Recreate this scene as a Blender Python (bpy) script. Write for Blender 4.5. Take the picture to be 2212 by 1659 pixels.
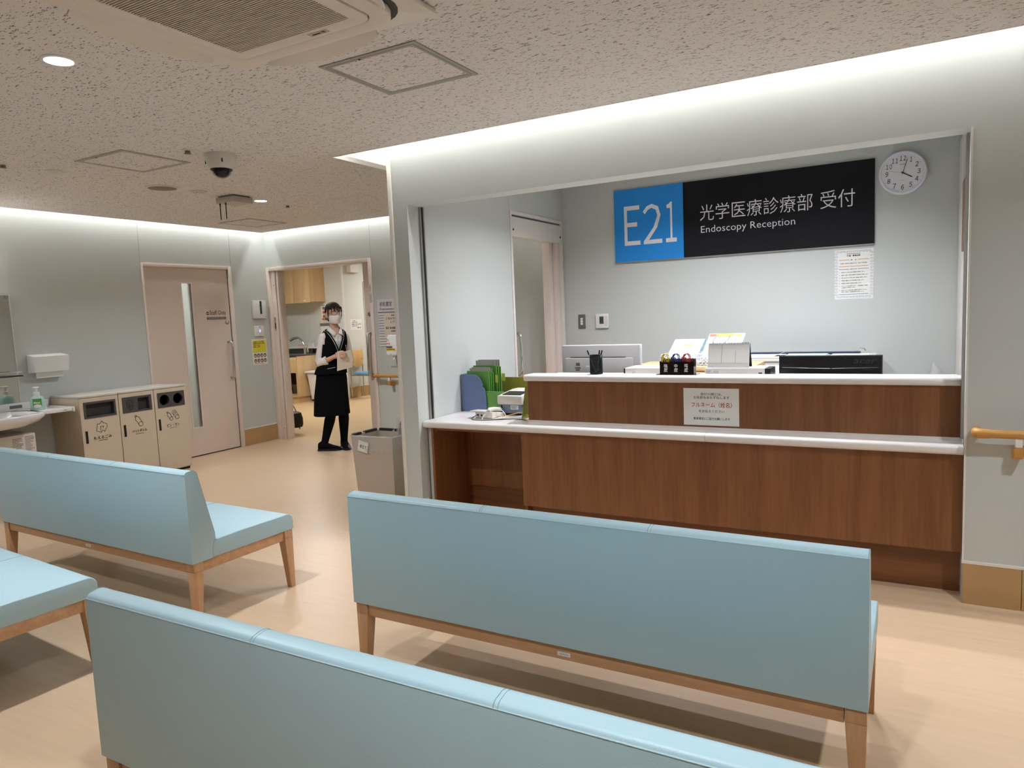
import bpy, bmesh, math, random
from mathutils import Vector, Matrix
random.seed(7)
for o in list(bpy.data.objects): bpy.data.objects.remove(o)
S = bpy.context.scene
COL = S.collection
# ------------------------------------------------------------------ camera, world, exposure
YAW, PITCH, ROLL = math.radians(29.193), math.radians(-5.715), math.radians(-2.409)
CAMH = 1.42
fwd = Vector((-math.sin(YAW)*math.cos(PITCH), math.cos(YAW)*math.cos(PITCH), math.sin(PITCH)))
rgt = Vector((math.cos(YAW), math.sin(YAW), 0)); upv = rgt.cross(fwd)
r2 = math.cos(ROLL)*rgt + math.sin(ROLL)*upv; u2 = -math.sin(ROLL)*rgt + math.cos(ROLL)*upv
cam = bpy.data.cameras.new('camera'); cam.sensor_width = 36; cam.sensor_fit = 'HORIZONTAL'
cam.lens = 1528.556*36/2212; cam.clip_start = .02
camo = bpy.data.objects.new('camera', cam); COL.objects.link(camo)
mw = Matrix((r2, u2, -fwd)).transposed().to_4x4(); mw.translation = Vector((0, 0, CAMH))
camo.matrix_world = mw
S.camera = camo
w = bpy.data.worlds.new('world'); S.world = w; w.use_nodes = True
w.node_tree.nodes['Background'].inputs[0].default_value = (.5, .5, .5, 1)
w.node_tree.nodes['Background'].inputs[1].default_value = .03
S.view_settings.view_transform = 'Standard'; S.view_settings.look = 'None'
S.view_settings.gamma = 1; S.view_settings.use_curve_mapping = False
S.view_settings.exposure = 0.3
S.cycles.use_adaptive_sampling = True; S.cycles.adaptive_threshold = .05
S.cycles.max_bounces = 5; S.cycles.diffuse_bounces = 3; S.cycles.glossy_bounces = 3; S.cycles.transmission_bounces = 4; S.cycles.transparent_max_bounces = 8
S.cycles.use_light_tree = False; S.cycles.caustics_reflective = False; S.cycles.caustics_refractive = False
# lamp settings used by the lamp builders below (watts, colour)
DOWN_W, DOWN_C = 18.0, (.88, .95, 1.0)
DESK_W, DESK_C = 14.0, (.87, .91, 1.0)
COVE_W, COVE_C = 2.8, (.98, 1.0, .98)      # watts per metre
ROOM_W, ROOM_C = 30.0, (.95, .98, 1.0)

# ------------------------------------------------------------------ key planes of the place (metres)
XL, YB, YR = -6.75, 6.122, 3.75      # left wall, far wall, reception wall front face
ZC = 2.48                            # ceiling
XO0, XO1, ZO = -2.815, .243, 2.14    # reception opening
XW = -2.94                           # corridor side of the reception's left wall
YI = 3.90                            # back face of the reception wall

# ------------------------------------------------------------------ helpers
def srgb(r, g, b):
    f = lambda c: (c/12.92 if c <= .04045 else ((c+.055)/1.055)**2.4)
    return (f(r/255), f(g/255), f(b/255), 1)
MATS = {}
def mat(name, col, rough=.5, metal=0, bump=None, var=None, emit=None, alpha=None, trans=0, ior=1.45, coat=0, spec=.5, sss=0):
    if name in MATS: return MATS[name]
    m = bpy.data.materials.new(name); m.use_nodes = True
    nt = m.node_tree; b = nt.nodes['Principled BSDF']; L = nt.links
    c = srgb(*col)
    b.inputs['Base Color'].default_value = c
    b.inputs['Roughness'].default_value = rough; b.inputs['Metallic'].default_value = metal
    b.inputs['IOR'].default_value = ior
    b.inputs['Specular IOR Level'].default_value = spec
    if trans: b.inputs['Transmission Weight'].default_value = trans
    if coat: b.inputs['Coat Weight'].default_value = coat; b.inputs['Coat Roughness'].default_value = .15
    if alpha is not None: b.inputs['Alpha'].default_value = alpha
    if emit: b.inputs['Emission Color'].default_value = (*emit[0], 1); b.inputs['Emission Strength'].default_value = emit[1]
    tc = nt.nodes.new('ShaderNodeTexCoord')
    if var:                       # (scale xyz, amount, detail)
        mp = nt.nodes.new('ShaderNodeMapping'); mp.inputs['Scale'].default_value = var[0]
        n = nt.nodes.new('ShaderNodeTexNoise'); n.inputs['Scale'].default_value = 1; n.inputs['Detail'].default_value = var[2] if len(var) > 2 else 3
        L.new(tc.outputs['Object'], mp.inputs[0]); L.new(mp.outputs[0], n.inputs['Vector'])
        rp = nt.nodes.new('ShaderNodeValToRGB'); rp.color_ramp.elements[0].position = .3; rp.color_ramp.elements[1].position = .7
        a = var[1]
        rp.color_ramp.elements[0].color = tuple(min(1, x*(1-a)) for x in c[:3])+(1,)
        rp.color_ramp.elements[1].color = tuple(min(1, x*(1+a)) for x in c[:3])+(1,)
        L.new(n.outputs['Fac'], rp.inputs[0]); L.new(rp.outputs[0], b.inputs['Base Color'])
    if bump:                      # (scale xyz, strength, distance)
        mp2 = nt.nodes.new('ShaderNodeMapping'); mp2.inputs['Scale'].default_value = bump[0]
        n2 = nt.nodes.new('ShaderNodeTexNoise'); n2.inputs['Scale'].default_value = 1; n2.inputs['Detail'].default_value = 0
        bp = nt.nodes.new('ShaderNodeBump'); bp.inputs['Strength'].default_value = bump[1]; bp.inputs['Distance'].default_value = bump[2]
        L.new(tc.outputs['Object'], mp2.inputs[0]); L.new(mp2.outputs[0], n2.inputs['Vector'])
        L.new(n2.outputs['Fac'], bp.inputs['Height']); L.new(bp.outputs[0], b.inputs['Normal'])
    MATS[name] = m
    return m
def wood(name, c0, c1, scale, rough=.4, fine=1.0):
    if name in MATS: return MATS[name]
    m = mat(name, c0, rough); nt = m.node_tree; L = nt.links; b = nt.nodes['Principled BSDF']
    tc = nt.nodes.new('ShaderNodeTexCoord')
    def layer(k, det):
        mp = nt.nodes.new('ShaderNodeMapping'); mp.inputs['Scale'].default_value = tuple(s*k for s in scale)
        n = nt.nodes.new('ShaderNodeTexNoise'); n.inputs['Scale'].default_value = 1; n.inputs['Detail'].default_value = det
        L.new(tc.outputs['Object'], mp.inputs[0]); L.new(mp.outputs[0], n.inputs['Vector']); return n
    a, c = layer(1, 2), layer(6*fine, 4)
    mx = nt.nodes.new('ShaderNodeMix'); mx.data_type = 'FLOAT'; mx.inputs[0].default_value = .4
    L.new(a.outputs['Fac'], mx.inputs[2]); L.new(c.outputs['Fac'], mx.inputs[3])
    rp = nt.nodes.new('ShaderNodeValToRGB'); rp.color_ramp.elements[0].position = .32; rp.color_ramp.elements[1].position = .68
    rp.color_ramp.elements[0].color = srgb(*c0); rp.color_ramp.elements[1].color = srgb(*c1)
    L.new(mx.outputs[0], rp.inputs[0]); L.new(rp.outputs[0], b.inputs['Base Color'])
    return m

class M:
    """collects vertices and faces in metres"""
    def __init__(s): s.v = []; s.f = []
    def add(s, vs, fs):
        k = len(s.v); s.v += [tuple(v) for v in vs]; s.f += [tuple(i+k for i in f) for f in fs]; return s
    def box(s, x0, x1, y0, y1, z0, z1):
        return s.add([(x0,y0,z0),(x1,y0,z0),(x1,y1,z0),(x0,y1,z0),(x0,y0,z1),(x1,y0,z1),(x1,y1,z1),(x0,y1,z1)],
                     [(0,3,2,1),(4,5,6,7),(0,1,5,4),(1,2,6,5),(2,3,7,6),(3,0,4,7)])
    def obox(s, c, ax, ay, az):   # oriented box: centre and half-axis vectors
        c, ax, ay, az = map(Vector, (c, ax, ay, az))
        P = [c+i*ax+j*ay+k*az for k in (-1,1) for i, j in ((-1,-1),(1,-1),(1,1),(-1,1))]
        return s.add(P, [(0,3,2,1),(4,5,6,7),(0,1,5,4),(1,2,6,5),(2,3,7,6),(3,0,4,7)])
    def taper(s, c0, h0, c1, h1):  # square-section bar from c0 (half sizes h0) to c1 (h1), horizontal sections
        P = [(c[0]+i*h[0], c[1]+j*h[1], c[2]) for c, h in ((c0,h0),(c1,h1)) for i, j in ((-1,-1),(1,-1),(1,1),(-1,1))]
        return s.add(P, [(0,3,2,1),(4,5,6,7),(0,1,5,4),(1,2,6,5),(2,3,7,6),(3,0,4,7)])
    def prism(s, poly, f0, f1):    # polygon of 2D points; f0,f1 map (a,b)->3D for the two ends
        n = len(poly)
        return s.add([f0(*p) for p in poly]+[f1(*p) for p in poly],
                     [tuple(range(n))[::-1], tuple(range(n, 2*n))]+[(i, (i+1) % n, n+(i+1) % n, n+i) for i in range(n)])
    def tube(s, path, r, n=8, cap=True, sy=1.0):
        P = [Vector(p) for p in path]; R = r if isinstance(r, (list, tuple)) else [r]*len(P)
        T = []
        for i in range(len(P)):
            t = (P[min(i+1, len(P)-1)]-P[max(i-1, 0)]); T.append(t.normalized())
        nrm = T[0].orthogonal().normalized(); vs = []; fs = []
        for i, p in enumerate(P):
            nrm = (nrm-T[i]*nrm.dot(T[i])).normalized(); bi = T[i].cross(nrm)
            for k in range(n):
                a = 2*math.pi*k/n; vs.append(p+R[i]*(math.cos(a)*nrm+sy*math.sin(a)*bi))
        for i in range(len(P)-1):
            for k in range(n):
                k2 = (k+1) % n; fs.append((i*n+k, i*n+k2, (i+1)*n+k2, (i+1)*n+k))
        if cap: fs += [tuple(range(n))[::-1], tuple((len(P)-1)*n+k for k in range(n))]
        return s.add(vs, fs)
    def lathe(s, prof, c, n=24, ax='z', sx=1.0, cap=True):
        vs = []; fs = []; c = Vector(c)
        for r, h in prof:
            for k in range(n):
                a = 2*math.pi*k/n; x, y = r*math.cos(a)*sx, r*math.sin(a)
                d = {'z': (x, y, h), 'x': (h, x, y), 'y': (x, h, y)}[ax]
                vs.append(c+Vector(d))
        for i in range(len(prof)-1):
            for k in range(n):
                k2 = (k+1) % n; fs.append((i*n+k, i*n+k2, (i+1)*n+k2, (i+1)*n+k))
        if cap and prof[0][0] > 0: fs.append(tuple(range(n))[::-1])
        if cap and prof[-1][0] > 0: fs.append(tuple((len(prof)-1)*n+k for k in range(n)))
        return s.add(vs, fs)
    def loft(s, rings, n=24, e=2.0):   # rings: (cx,cy,cz,rx,ry[,tilt about x])
        vs = []; fs = []
        for R in rings:
            cx, cy, cz, rx, ry = R[:5]; tl = R[5] if len(R) > 5 else 0
            for k in range(n):
                a = 2*math.pi*k/n; ca, sa = math.cos(a), math.sin(a)
                x = math.copysign(abs(ca)**(2/e), ca)*rx; y = math.copysign(abs(sa)**(2/e), sa)*ry
                vs.append((cx+x, cy+y*math.cos(tl), cz+y*math.sin(tl)))
        for i in range(len(rings)-1):
            for k in range(n):
                k2 = (k+1) % n; fs.append((i*n+k, i*n+k2, (i+1)*n+k2, (i+1)*n+k))
        fs += [tuple(range(n))[::-1], tuple((len(rings)-1)*n+k for k in range(n))]
        return s.add(vs, fs)
    def ribbon(s, pts, wd, o, ux, uy, closed=False, lift=.0008):
        o, ux, uy = Vector(o), Vector(ux), Vector(uy); nz = ux.cross(uy)
        P = list(pts); n = len(P); seg = n if closed else n-1
        for i in range(seg):
            a = Vector((*P[i], 0)); b = Vector((*P[(i+1) % n], 0)); d = (b-a)
            if d.length < 1e-9: continue
            d.normalize(); q = Vector((-d.y, d.x, 0))*wd/2; a2 = a-d*wd/2; b2 = b+d*wd/2
            vs = [o+ux*p.x+uy*p.y+nz*lift for p in (a2-q, b2-q, b2+q, a2+q)]
            s.add(vs, [(0,1,2,3)])
        return s
    def rect(s, x0, x1, y0, y1, o, ux, uy, lift=.0008):
        o, ux, uy = Vector(o), Vector(ux), Vector(uy); nz = ux.cross(uy)
        return s.add([o+ux*x+uy*y+nz*lift for x, y in ((x0,y0),(x1,y0),(x1,y1),(x0,y1))], [(0,1,2,3)])
    def disc(s, cx, cy, r, o, ux, uy, lift=.0008, n=20, ry=None):
        o, ux, uy = Vector(o), Vector(ux), Vector(uy); nz = ux.cross(uy)
        return s.add([o+ux*(cx+r*math.cos(2*math.pi*k/n))+uy*(cy+(ry or r)*math.sin(2*math.pi*k/n))+nz*lift for k in range(n)], [tuple(range(n))])

OFF = {}
def thing(name, label=None, cat=None, loc=None, group=None, kind=None):
    o = bpy.data.objects.new(name, None); COL.objects.link(o); o.empty_display_size = .05
    OFF[o.name] = Vector(loc) if loc else Vector((0,0,0))
    if loc: o.location = loc
    tag(o, label, cat, group, kind); return o
def tag(o, label=None, cat=None, group=None, kind=None):
    if label: o['label'] = label
    if cat: o['category'] = cat
    if group: o['group'] = group
    if kind: o['kind'] = kind
    return o
def finish(o, parent):
    COL.objects.link(o)
    OFF[o.name] = Vector((0,0,0))
    if parent is not None:
        o.parent = parent; o.location = -OFF[parent.name]
    return o
def build(name, mb, m, parent=None, bevel=0, seg=2, smooth=False, sharp=40):
    me = bpy.data.meshes.new(name); me.from_pydata(mb.v, [], mb.f); me.update()
    bm = bmesh.new(); bm.from_mesh(me)
    bmesh.ops.recalc_face_normals(bm, faces=bm.faces) if len(bm.faces) > 1 and smooth is not None else None
    if bevel:
        ed = [e for e in bm.edges if len(e.link_faces) == 2 and e.calc_face_angle(0) > .5]
        bmesh.ops.bevel(bm, geom=ed, offset=bevel, segments=seg, profile=.5, affect='EDGES', clamp_overlap=True)
        smooth = True
    bm.to_mesh(me); bm.free()
    if smooth:
        me.polygons.foreach_set('use_smooth', [True]*len(me.polygons))
        me.set_sharp_from_angle(angle=math.radians(sharp))
    me.materials.append(m)
    o = bpy.data.objects.new(name, me)
    return finish(o, parent)
def flat(name, mb, m, parent=None):      # printed faces: keep the winding as given
    me = bpy.data.meshes.new(name); me.from_pydata(mb.v, [], mb.f); me.update(); me.materials.append(m)
    return finish(bpy.data.objects.new(name, me), parent)
def struct(name, mb, m, label=None, **k):
    o = build(name, mb, m, None, **k); return tag(o, label, None, None, 'structure')
TCU = bpy.data.curves.new('lettering', 'FONT'); TCU.resolution_u = 2
TOB = bpy.data.objects.new('lettering', TCU)
def text(name, s, m, parent, o, ux, uy, x0, x1, y0, y1=None, lift=.0012, shear=0, off=0, align='l', space=1.0):
    """flat lettering fitted into the rectangle x0..x1, y0..y1 of the plane (o, ux, uy); y1 None keeps the aspect"""
    COL.objects.link(TOB)
    TCU.body = s; TCU.shear = shear; TCU.offset = off; TCU.space_character = space
    dg = bpy.context.evaluated_depsgraph_get(); dg.update()
    me = bpy.data.meshes.new_from_object(TOB.evaluated_get(dg)); COL.objects.unlink(TOB)
    xs = [v.co.x for v in me.vertices]; ys = [v.co.y for v in me.vertices]
    a0, a1, b0, b1 = min(xs), max(xs), min(ys), max(ys)
    o, ux, uy = Vector(o), Vector(ux), Vector(uy); nz = ux.cross(uy)
    sx = (x1-x0)/(a1-a0); sy = sx if y1 is None else (y1-y0)/(b1-b0)
    for v in me.vertices:
        x = x0+(v.co.x-a0)*sx; y = y0+(v.co.y-b0)*sy; v.co = o+ux*x+uy*y+nz*lift
    me.materials.clear(); me.materials.append(m); me.name = name
    return finish(bpy.data.objects.new(name, me), parent)
def copy_tree(o, parent=None):
    c = o.copy(); COL.objects.link(c); c.parent = parent; OFF[c.name] = OFF.get(o.name, Vector((0,0,0)))
    for ch in list(o.children): copy_tree(ch, c)
    return c
def area(name, loc, sx, sy, watts, col, parent=None, rot=(0,0,0), disk=False, spread=math.pi):
    l = bpy.data.lights.new(name, 'AREA'); l.shape = 'DISK' if disk else 'RECTANGLE'
    l.size = sx
    if not disk: l.size_y = sy
    l.energy = watts; l.color = col; l.spread = spread
    o = bpy.data.objects.new(name, l); COL.objects.link(o); o.rotation_euler = rot
    if parent is not None: o.parent = parent; o.location = Vector(loc)-OFF[parent.name]
    else: o.location = loc
    return o
X, Y, Z = Vector((1,0,0)), Vector((0,1,0)), Vector((0,0,1))

# ------------------------------------------------------------------ materials
m_wall = mat('wallpaper', (198, 201, 197), .85, bump=((520, 520, 760), .14, .0015))
m_wall2 = mat('wallpaper_room', (214, 214, 206), .85, bump=((520, 520, 760), .1, .0015))
m_dark = mat('dark_gap', (28, 26, 25), .8)
m_trimw = mat('white_trim', (226, 220, 212), .45)
m_frame = mat('pink_beige_steel', (230, 215, 206), .42)
m_door = mat('pink_beige_leaf', (220, 203, 191), .5, bump=((300, 300, 300), .05, .001))
m_base = mat('tan_skirting', (186, 150, 104), .5, var=((6, 6, 6), .05))
m_floor = mat('vinyl_floor', (215, 184, 152), .31, var=((3.5, 38, 1), .035, 5), spec=.4)
m_floor2 = mat('vinyl_floor_room', (222, 188, 140), .33, var=((4, 60, 1), .06, 5))
m_white = mat('white_plastic', (232, 230, 228), .4)
m_white2 = mat('cream_plastic', (222, 214, 204), .42)
m_solid = mat('solid_surface_top', (232, 226, 222), .32, var=((400, 400, 400), .03))
m_steel = mat('brushed_steel', (190, 186, 180), .25, 1)
m_chrome = mat('chrome', (215, 215, 215), .08, 1)
m_alu = mat('aluminium', (176, 172, 166), .38, .85)
m_black = mat('black_plastic', (16, 16, 17), .45)
m_rail = mat('handrail_wood_resin', (196, 142, 72), .45, var=((2, 60, 60), .06))
m_paper = mat('paper', (236, 234, 228), .7)
m_ink = mat('ink_black', (22, 22, 24), .7)
m_inkg = mat('ink_grey', (120, 116, 112), .7)
m_red = mat('ink_red', (190, 52, 48), .7)
m_leather = mat('blue_leather', (176, 204, 213), .42, bump=((420, 420, 420), .12, .0015), spec=.45)
m_seam = mat('blue_piping', (186, 211, 216), .45)
m_stitch = mat('seam_dark', (134, 160, 167), .6)
m_beech = wood('beech', (190, 144, 106), (210, 166, 126), (2.5, 22, 22), .42)
m_beechv = wood('beech_upright', (190, 144, 106), (212, 168, 128), (24, 24, 2.2), .42)
m_walnut = wood('walnut_laminate', (120, 74, 44), (146, 96, 60), (13, 13, .9), .38)
m_walnuth = wood('walnut_laminate_cross', (112, 68, 40), (140, 90, 56), (.9, 13, 13), .4)
m_oak = wood('oak_laminate', (204, 170, 124), (222, 192, 148), (16, 16, 1.0), .45)
m_oakh = wood('oak_laminate_cross', (204, 170, 124), (222, 192, 148), (1.0, 16, 16), .45)

def ceiling_material():
    m = mat('rockwool_ceiling', (227, 220, 216), .9); nt = m.node_tree; L = nt.links; b = nt.nodes['Principled BSDF']
    tc = nt.nodes.new('ShaderNodeTexCoord')
    def pits(sc, lo, hi, det=1.0, dist=0):
        mp = nt.nodes.new('ShaderNodeMapping'); mp.inputs['Scale'].default_value = sc
        n = nt.nodes.new('ShaderNodeTexNoise'); n.inputs['Scale'].default_value = 1; n.inputs['Detail'].default_value = det; n.inputs['Distortion'].default_value = dist
        rp = nt.nodes.new('ShaderNodeMapRange'); rp.inputs[1].default_value = lo; rp.inputs[2].default_value = hi
        L.new(tc.outputs['Object'], mp.inputs[0]); L.new(mp.outputs[0], n.inputs['Vector']); L.new(n.outputs['Fac'], rp.inputs[0]); return rp
    a = pits((46, 165, 1), .635, .69); c = pits((150, 190, 1), .685, .74)
    mx = nt.nodes.new('ShaderNodeMath'); mx.operation = 'MAXIMUM'; L.new(a.outputs[0], mx.inputs[0]); L.new(c.outputs[0], mx.inputs[1])
    mix = nt.nodes.new('ShaderNodeMix'); mix.data_type = 'RGBA'; mix.inputs[6].default_value = srgb(227, 220, 216); mix.inputs[7].default_value = srgb(112, 102, 95)
    L.new(mx.outputs[0], mix.inputs[0]); L.new(mix.outputs[2], b.inputs['Base Color'])
    return m
m_ceil = ceiling_material()
# ------------------------------------------------------------------ the setting
ZT = 2.62   # underside of the soffit above the light coves
struct('floor', M().box(-6.9, 3.3, -3.6, 6.19, -.1, 0), m_floor)
struct('floor_pretreatment', M().box(-11.6, -3.9, 6.19, 13.2, -.1, -.001), m_floor2)
struct('floor_staff', M().box(-8.5, -6.9, 4.2, 5.9, -.1, 0), m_floor)
# ceiling: dropped slab that stops short of the walls, soffit above it
sl = M().box(-6.62, 3.25, -3.55, 3.605, ZC, ZC+.03).box(-6.62, -3.285, 3.605, 5.972, ZC, ZC+.03)
ce = struct('ceiling', sl, m_ceil)
edge = M().box(-6.622, -3.283, 5.972, 5.976, ZC-.001, ZC+.031).box(-6.624, -6.62, -3.55, 5.976, ZC-.001, ZC+.031).box(-3.285, 3.25, 3.605, 3.609, ZC-.001, ZC+.031).box(-3.285, -3.281, 3.609, 5.976, ZC-.001, ZC+.031)
build('edge_trim', edge, m_trimw, ce)
struct('ceiling_upper', M().box(-6.95, 3.3, -3.6, 6.25, ZT, ZT+.1), m_trimw)
fa = M().box(-6.41, -6.39, -3.55, 5.75, ZC+.03, ZT).box(-6.4, -3.5, 5.74, 5.76, ZC+.03, ZT).box(-3.51, -3.49, 3.4, 5.75, ZC+.03, ZT).box(-3.5, 3.25, 3.39, 3.41, ZC+.03, ZT)
struct('trim_1', fa, m_trimw)
struct('ceiling_pretreatment', M().box(-11.6, -3.9, 6.25, 13.2, 2.6, 2.7), m_white)
struct('ceiling_staff', M().box(-8.5, -6.95, 4.2, 5.9, 2.5, 2.6), m_white)
# left wall in three panels with open joints above the door
wl = struct('wall_left', M().box(-6.87, XL, -3.55, 4.5095, 0, ZT), m_wall)
build('wall_panel', M().box(-6.87, XL, 4.5125, 5.6115, 2.089, ZT), m_wall, wl)
build('wall_panel', M().box(-6.87, XL, 5.6145, YB, 0, ZT), m_wall, wl)
build('joint', M().box(-6.865, XL-.006, 4.5095, 4.5125, 2.09, ZT).box(-6.865, XL-.006, 5.6115, 5.6145, 0, ZT), m_dark, wl)
# far wall with the pretreatment doorway
wb = struct('wall_back', M().box(-5.1205, XW+.0, YB, 6.25, 0, ZT), m_wall)
build('wall_panel', M().box(-6.87, -5.1235, YB, 6.25, 2.085, ZT), m_wall, wb)
build('joint', M().box(-5.1235, -5.1205, YB+.006, 6.24, 0, ZT), m_dark, wb)
# reception wall with its wide opening
struct('wall_front', M().box(XW, XO0, YR, YI, 0, ZO).box(XW, XO1, YR, YI, ZO, ZT).box(XO1, 3.3, YR, YI, 0, ZT), m_wall)
ws = struct('wall_side', M().box(XW, XO0, YI, 5.1065, 0, ZT), m_wall)
build('wall_panel', M().box(XW, XO0, 5.1095, YB, 2.25, ZT), m_wall, ws)
build('wall_panel', M().box(XW, XO0, 6.11, YB, 0, 2.25), m_wall, ws)
build('joint', M().box(XW+.006, XO0-.006, 5.1065, 5.1095, 0, ZT), m_dark, ws)
struct('wall_reception', M().box(XW, .46, YB, 6.25, 0, ZT), m_wall)
struct('wall_inner', M().box(.34, .46, YI, YB, 0, ZT), m_wall)
struct('wall_right', M().box(3.2, 3.3, -3.6, YR, 0, ZT), m_wall)
struct('wall_rear', M().box(-6.87, 3.3, -3.6, -3.5, 0, ZT), m_wall)
# pretreatment room shell and the staff corridor behind the door
struct('wall_pretreatment', M().box(-11.5, -8.85, 9.75, 9.87, 0, 2.6).box(-8.97, -8.85, 9.87, 13.1, 0, 2.6).box(-8.85, -3.9, 13.0, 13.1, 0, 2.6).box(-4.1, -4.0, 6.25, 13.0, 0, 2.6).box(-11.6, -11.5, 6.25, 9.75, 0, 2.6).box(-11.5, -6.87, 6.13, 6.25, 0, 2.6), m_wall2)
struct('wall_staff', M().box(-8.5, -8.4, 4.2, 5.9, 0, 2.5).box(-8.4, -6.87, 4.2, 4.3, 0, 2.5).box(-8.4, -6.87, 5.8, 5.9, 0, 2.5), m_wall2)
# corner and edge trims
struct('trim_2', M().box(XW-.016, XW+.012, YR-.012, YR+.02, 0, 2.44), m_trimw, bevel=.003)
struct('trim_3', M().box(XO1-.004, XO1+.004, YR-.004, YR+.004, .2, ZO), m_trimw)
struct('trim_4', M().box(-8.872, -8.835, 9.735, 9.765, 0, 2.6), m_trimw)
for k, (xa, xb) in enumerate(((XO0, XO0+.012), (XO1-.012, XO1))):
    g = struct('trim_%d' % (5+k), M().box(xa, xb, 3.872, 3.884, .745 if k else .728, ZO).box(xa, xb, 3.906, 3.918, .745 if k else .728, ZO), m_alu)
    build('guide_slot', M().box(xa+.002, xb-.002, 3.884, 3.906, .745 if k else .728, ZO), m_black, g)
# skirting boards, cut in lengths, with a white cap
def skirting(name, runs, cap, h=.19):
    b = None
    for r in runs:
        if b is None: b = struct(name, M().box(*r, 0, h), m_base, bevel=.0015, seg=1)
        else: build('skirting_length', M().box(*r, 0, h), m_base, b, bevel=.0015, seg=1)
    c = M()
    for r in cap: c.box(*r, h, h+.012)
    build('cap_strip', c, m_trimw, b)
skirting('baseboard_right', [(XO1, .465, 3.741, YR), (.467, 1.38, 3.741, YR), (1.382, 2.3, 3.741, YR), (2.302, 3.2, 3.741, YR)], [(XO1-.006, 3.2, 3.739, YR)])
skirting('baseboard_left', [(XL, XL+.009, 5.625, YB), (XL, XL+.009, -3.5, 3.4)], [(XL, XL+.011, 5.62, YB), (XL, XL+.011, -3.5, 3.4)])
skirting('baseboard_back', [(-5.11, XW, YB-.009, YB)], [(-5.11, XW, YB-.011, YB)])
skirting('baseboard_jamb', [(XO0, XO0+.008, YR, 3.81)], [(XO0, XO0+.01, YR, 3.81)])
skirting('baseboard_pretreatment', [(-8.85, -8.84, 9.77, 13.0)], [(-8.85, -8.838, 9.77, 13.0)])
skirting('baseboard_corner', [(-9.3, -8.87, 9.74, 9.75)], [(-9.3, -8.87, 9.738, 9.75)])

# ------------------------------------------------------------------ doors
def pull(name, parent, path, r, m, plates=()):
    o = build(name, M().tube(path, r, 10), m, parent, smooth=True)
    for c, ax in plates: build('rosette', M().lathe([(.016, 0), (.016, .006), (.013, .008)], c, 16, ax), m_steel, o, smooth=True)
    return o
d1 = thing('door_1', 'closed pink-beige staff door with narrow vertical glass', None, (XL, 5.06, 0), kind='structure')
fr = M().box(-6.86, XL+.006, 4.5125, 4.535, 0, 2.087).box(-6.86, XL+.006, 5.57, 5.6115, 0, 2.087).box(-6.86, XL+.006, 4.535, 5.57, 2.046, 2.087)
build('door_frame', fr, m_frame, d1, bevel=.003)
lf = M().box(-6.83, XL-.012, 4.537, 4.955, .012, 2.044).box(-6.83, XL-.012, 5.089, 5.556, .012, 2.044).box(-6.83, XL-.012, 4.955, 5.089, .012, .312).box(-6.83, XL-.012, 4.955, 5.089, 1.893, 2.044)
leaf = build('leaf', lf, m_door, d1)
build('glazing_bead', M().box(-6.765, XL-.008, 4.953, 4.965, .31, 1.895).box(-6.765, XL-.008, 5.079, 5.091, .31, 1.895).box(-6.765, XL-.008, 4.965, 5.079, .31, .322).box(-6.765, XL-.008, 4.965, 5.079, 1.883, 1.895), m_frame, leaf)
build('frosted_glass', M().box(-6.80, -6.792, 4.955, 5.089, .312, 1.893), mat('frosted_glass', (225, 232, 232), .35, trans=.9), leaf)
build('edge_gap', M().box(-6.85, XL-.02, 5.556, 5.57, 0, 2.046), m_black, d1)
build('bottom_gap', M().box(-6.85, XL-.03, 4.535, 5.57, 0, .012), m_black, d1)
pull('handle', leaf, [(XL-.012, 5.505, 1.235), (XL+.03, 5.507, 1.235), (XL+.045, 5.512, 1.22), (XL+.047, 5.514, 1.1), (XL+.047, 5.514, .95), (XL+.045, 5.514, .84), (XL+.03, 5.514, .825), (XL-.012, 5.514, .825)], .011, m_chrome,
     [((XL-.012, 5.505, 1.235), 'x'), ((XL-.012, 5.514, .825), 'x')])
build('lock', M().lathe([(.024, 0), (.024, .012), (.019, .016), (.012, .016), (.01, .02)], (XL-.012, 5.508, 1.455), 20, 'x'), m_steel, leaf, smooth=True)
po = (XL-.012, 0, 0)
text('lettering', 'Staff Only', m_ink, leaf, po, Y, Z, 5.29, 5.505, 1.525, 1.588)
flat('no_entry_disc', M().disc(5.262, 1.558, .019, po, Y, Z), mat('sign_red', (128, 24, 30), .6), leaf)
flat('no_entry_bar', M().rect(5.249, 5.275, 1.5545, 1.5615, po, Y, Z, .0016), m_white, leaf)
flat('notice_strip', M().rect(5.246, 5.502, 1.488, 1.516, po, Y, Z), mat('strip_grey', (112, 108, 104), .6), leaf)
text('strip_lettering', '関係者以外立入禁止', m_inkg if 0 else mat('strip_print', (176, 172, 168), .6), leaf, po, Y, Z, 5.27, 5.478, 1.494, 1.511, lift=.002)

d2 = thing('door_2', 'open sliding doorway of the pretreatment room with pink-beige frame', None, (-5.94, YB, 0), kind='structure')
fr = M().box(-6.748, -6.70, YB-.012, 6.25, 0, 2.085).box(-6.70, -6.635, YB+.02, 6.25, 0, 2.042).box(-6.625, -6.595, YB+.03, 6.25, 0, 2.042).box(-5.165, -5.1235, YB-.012, 6.25, 0, 2.085).box(-6.70, -5.165, YB-.012, 6.25, 2.042, 2.085)
build('door_frame', fr, m_frame, d2, bevel=.003)
build('strike_plate', M().box(-6.69, -6.665, YB+.018, YB+.02, 1.33, 1.49), m_steel, d2)
build('strike_slot', M().box(-6.682, -6.672, YB+.016, YB+.018, 1.35, 1.42), m_black, d2)
build('screw', M().lathe([(.006, 0), (.006, .002)], (-6.66, YB+.018, 1.87), 10, 'y').lathe([(.006, 0), (.006, .002)], (-6.66, YB+.018, .13), 10, 'y'), m_inkg, d2)
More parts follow.
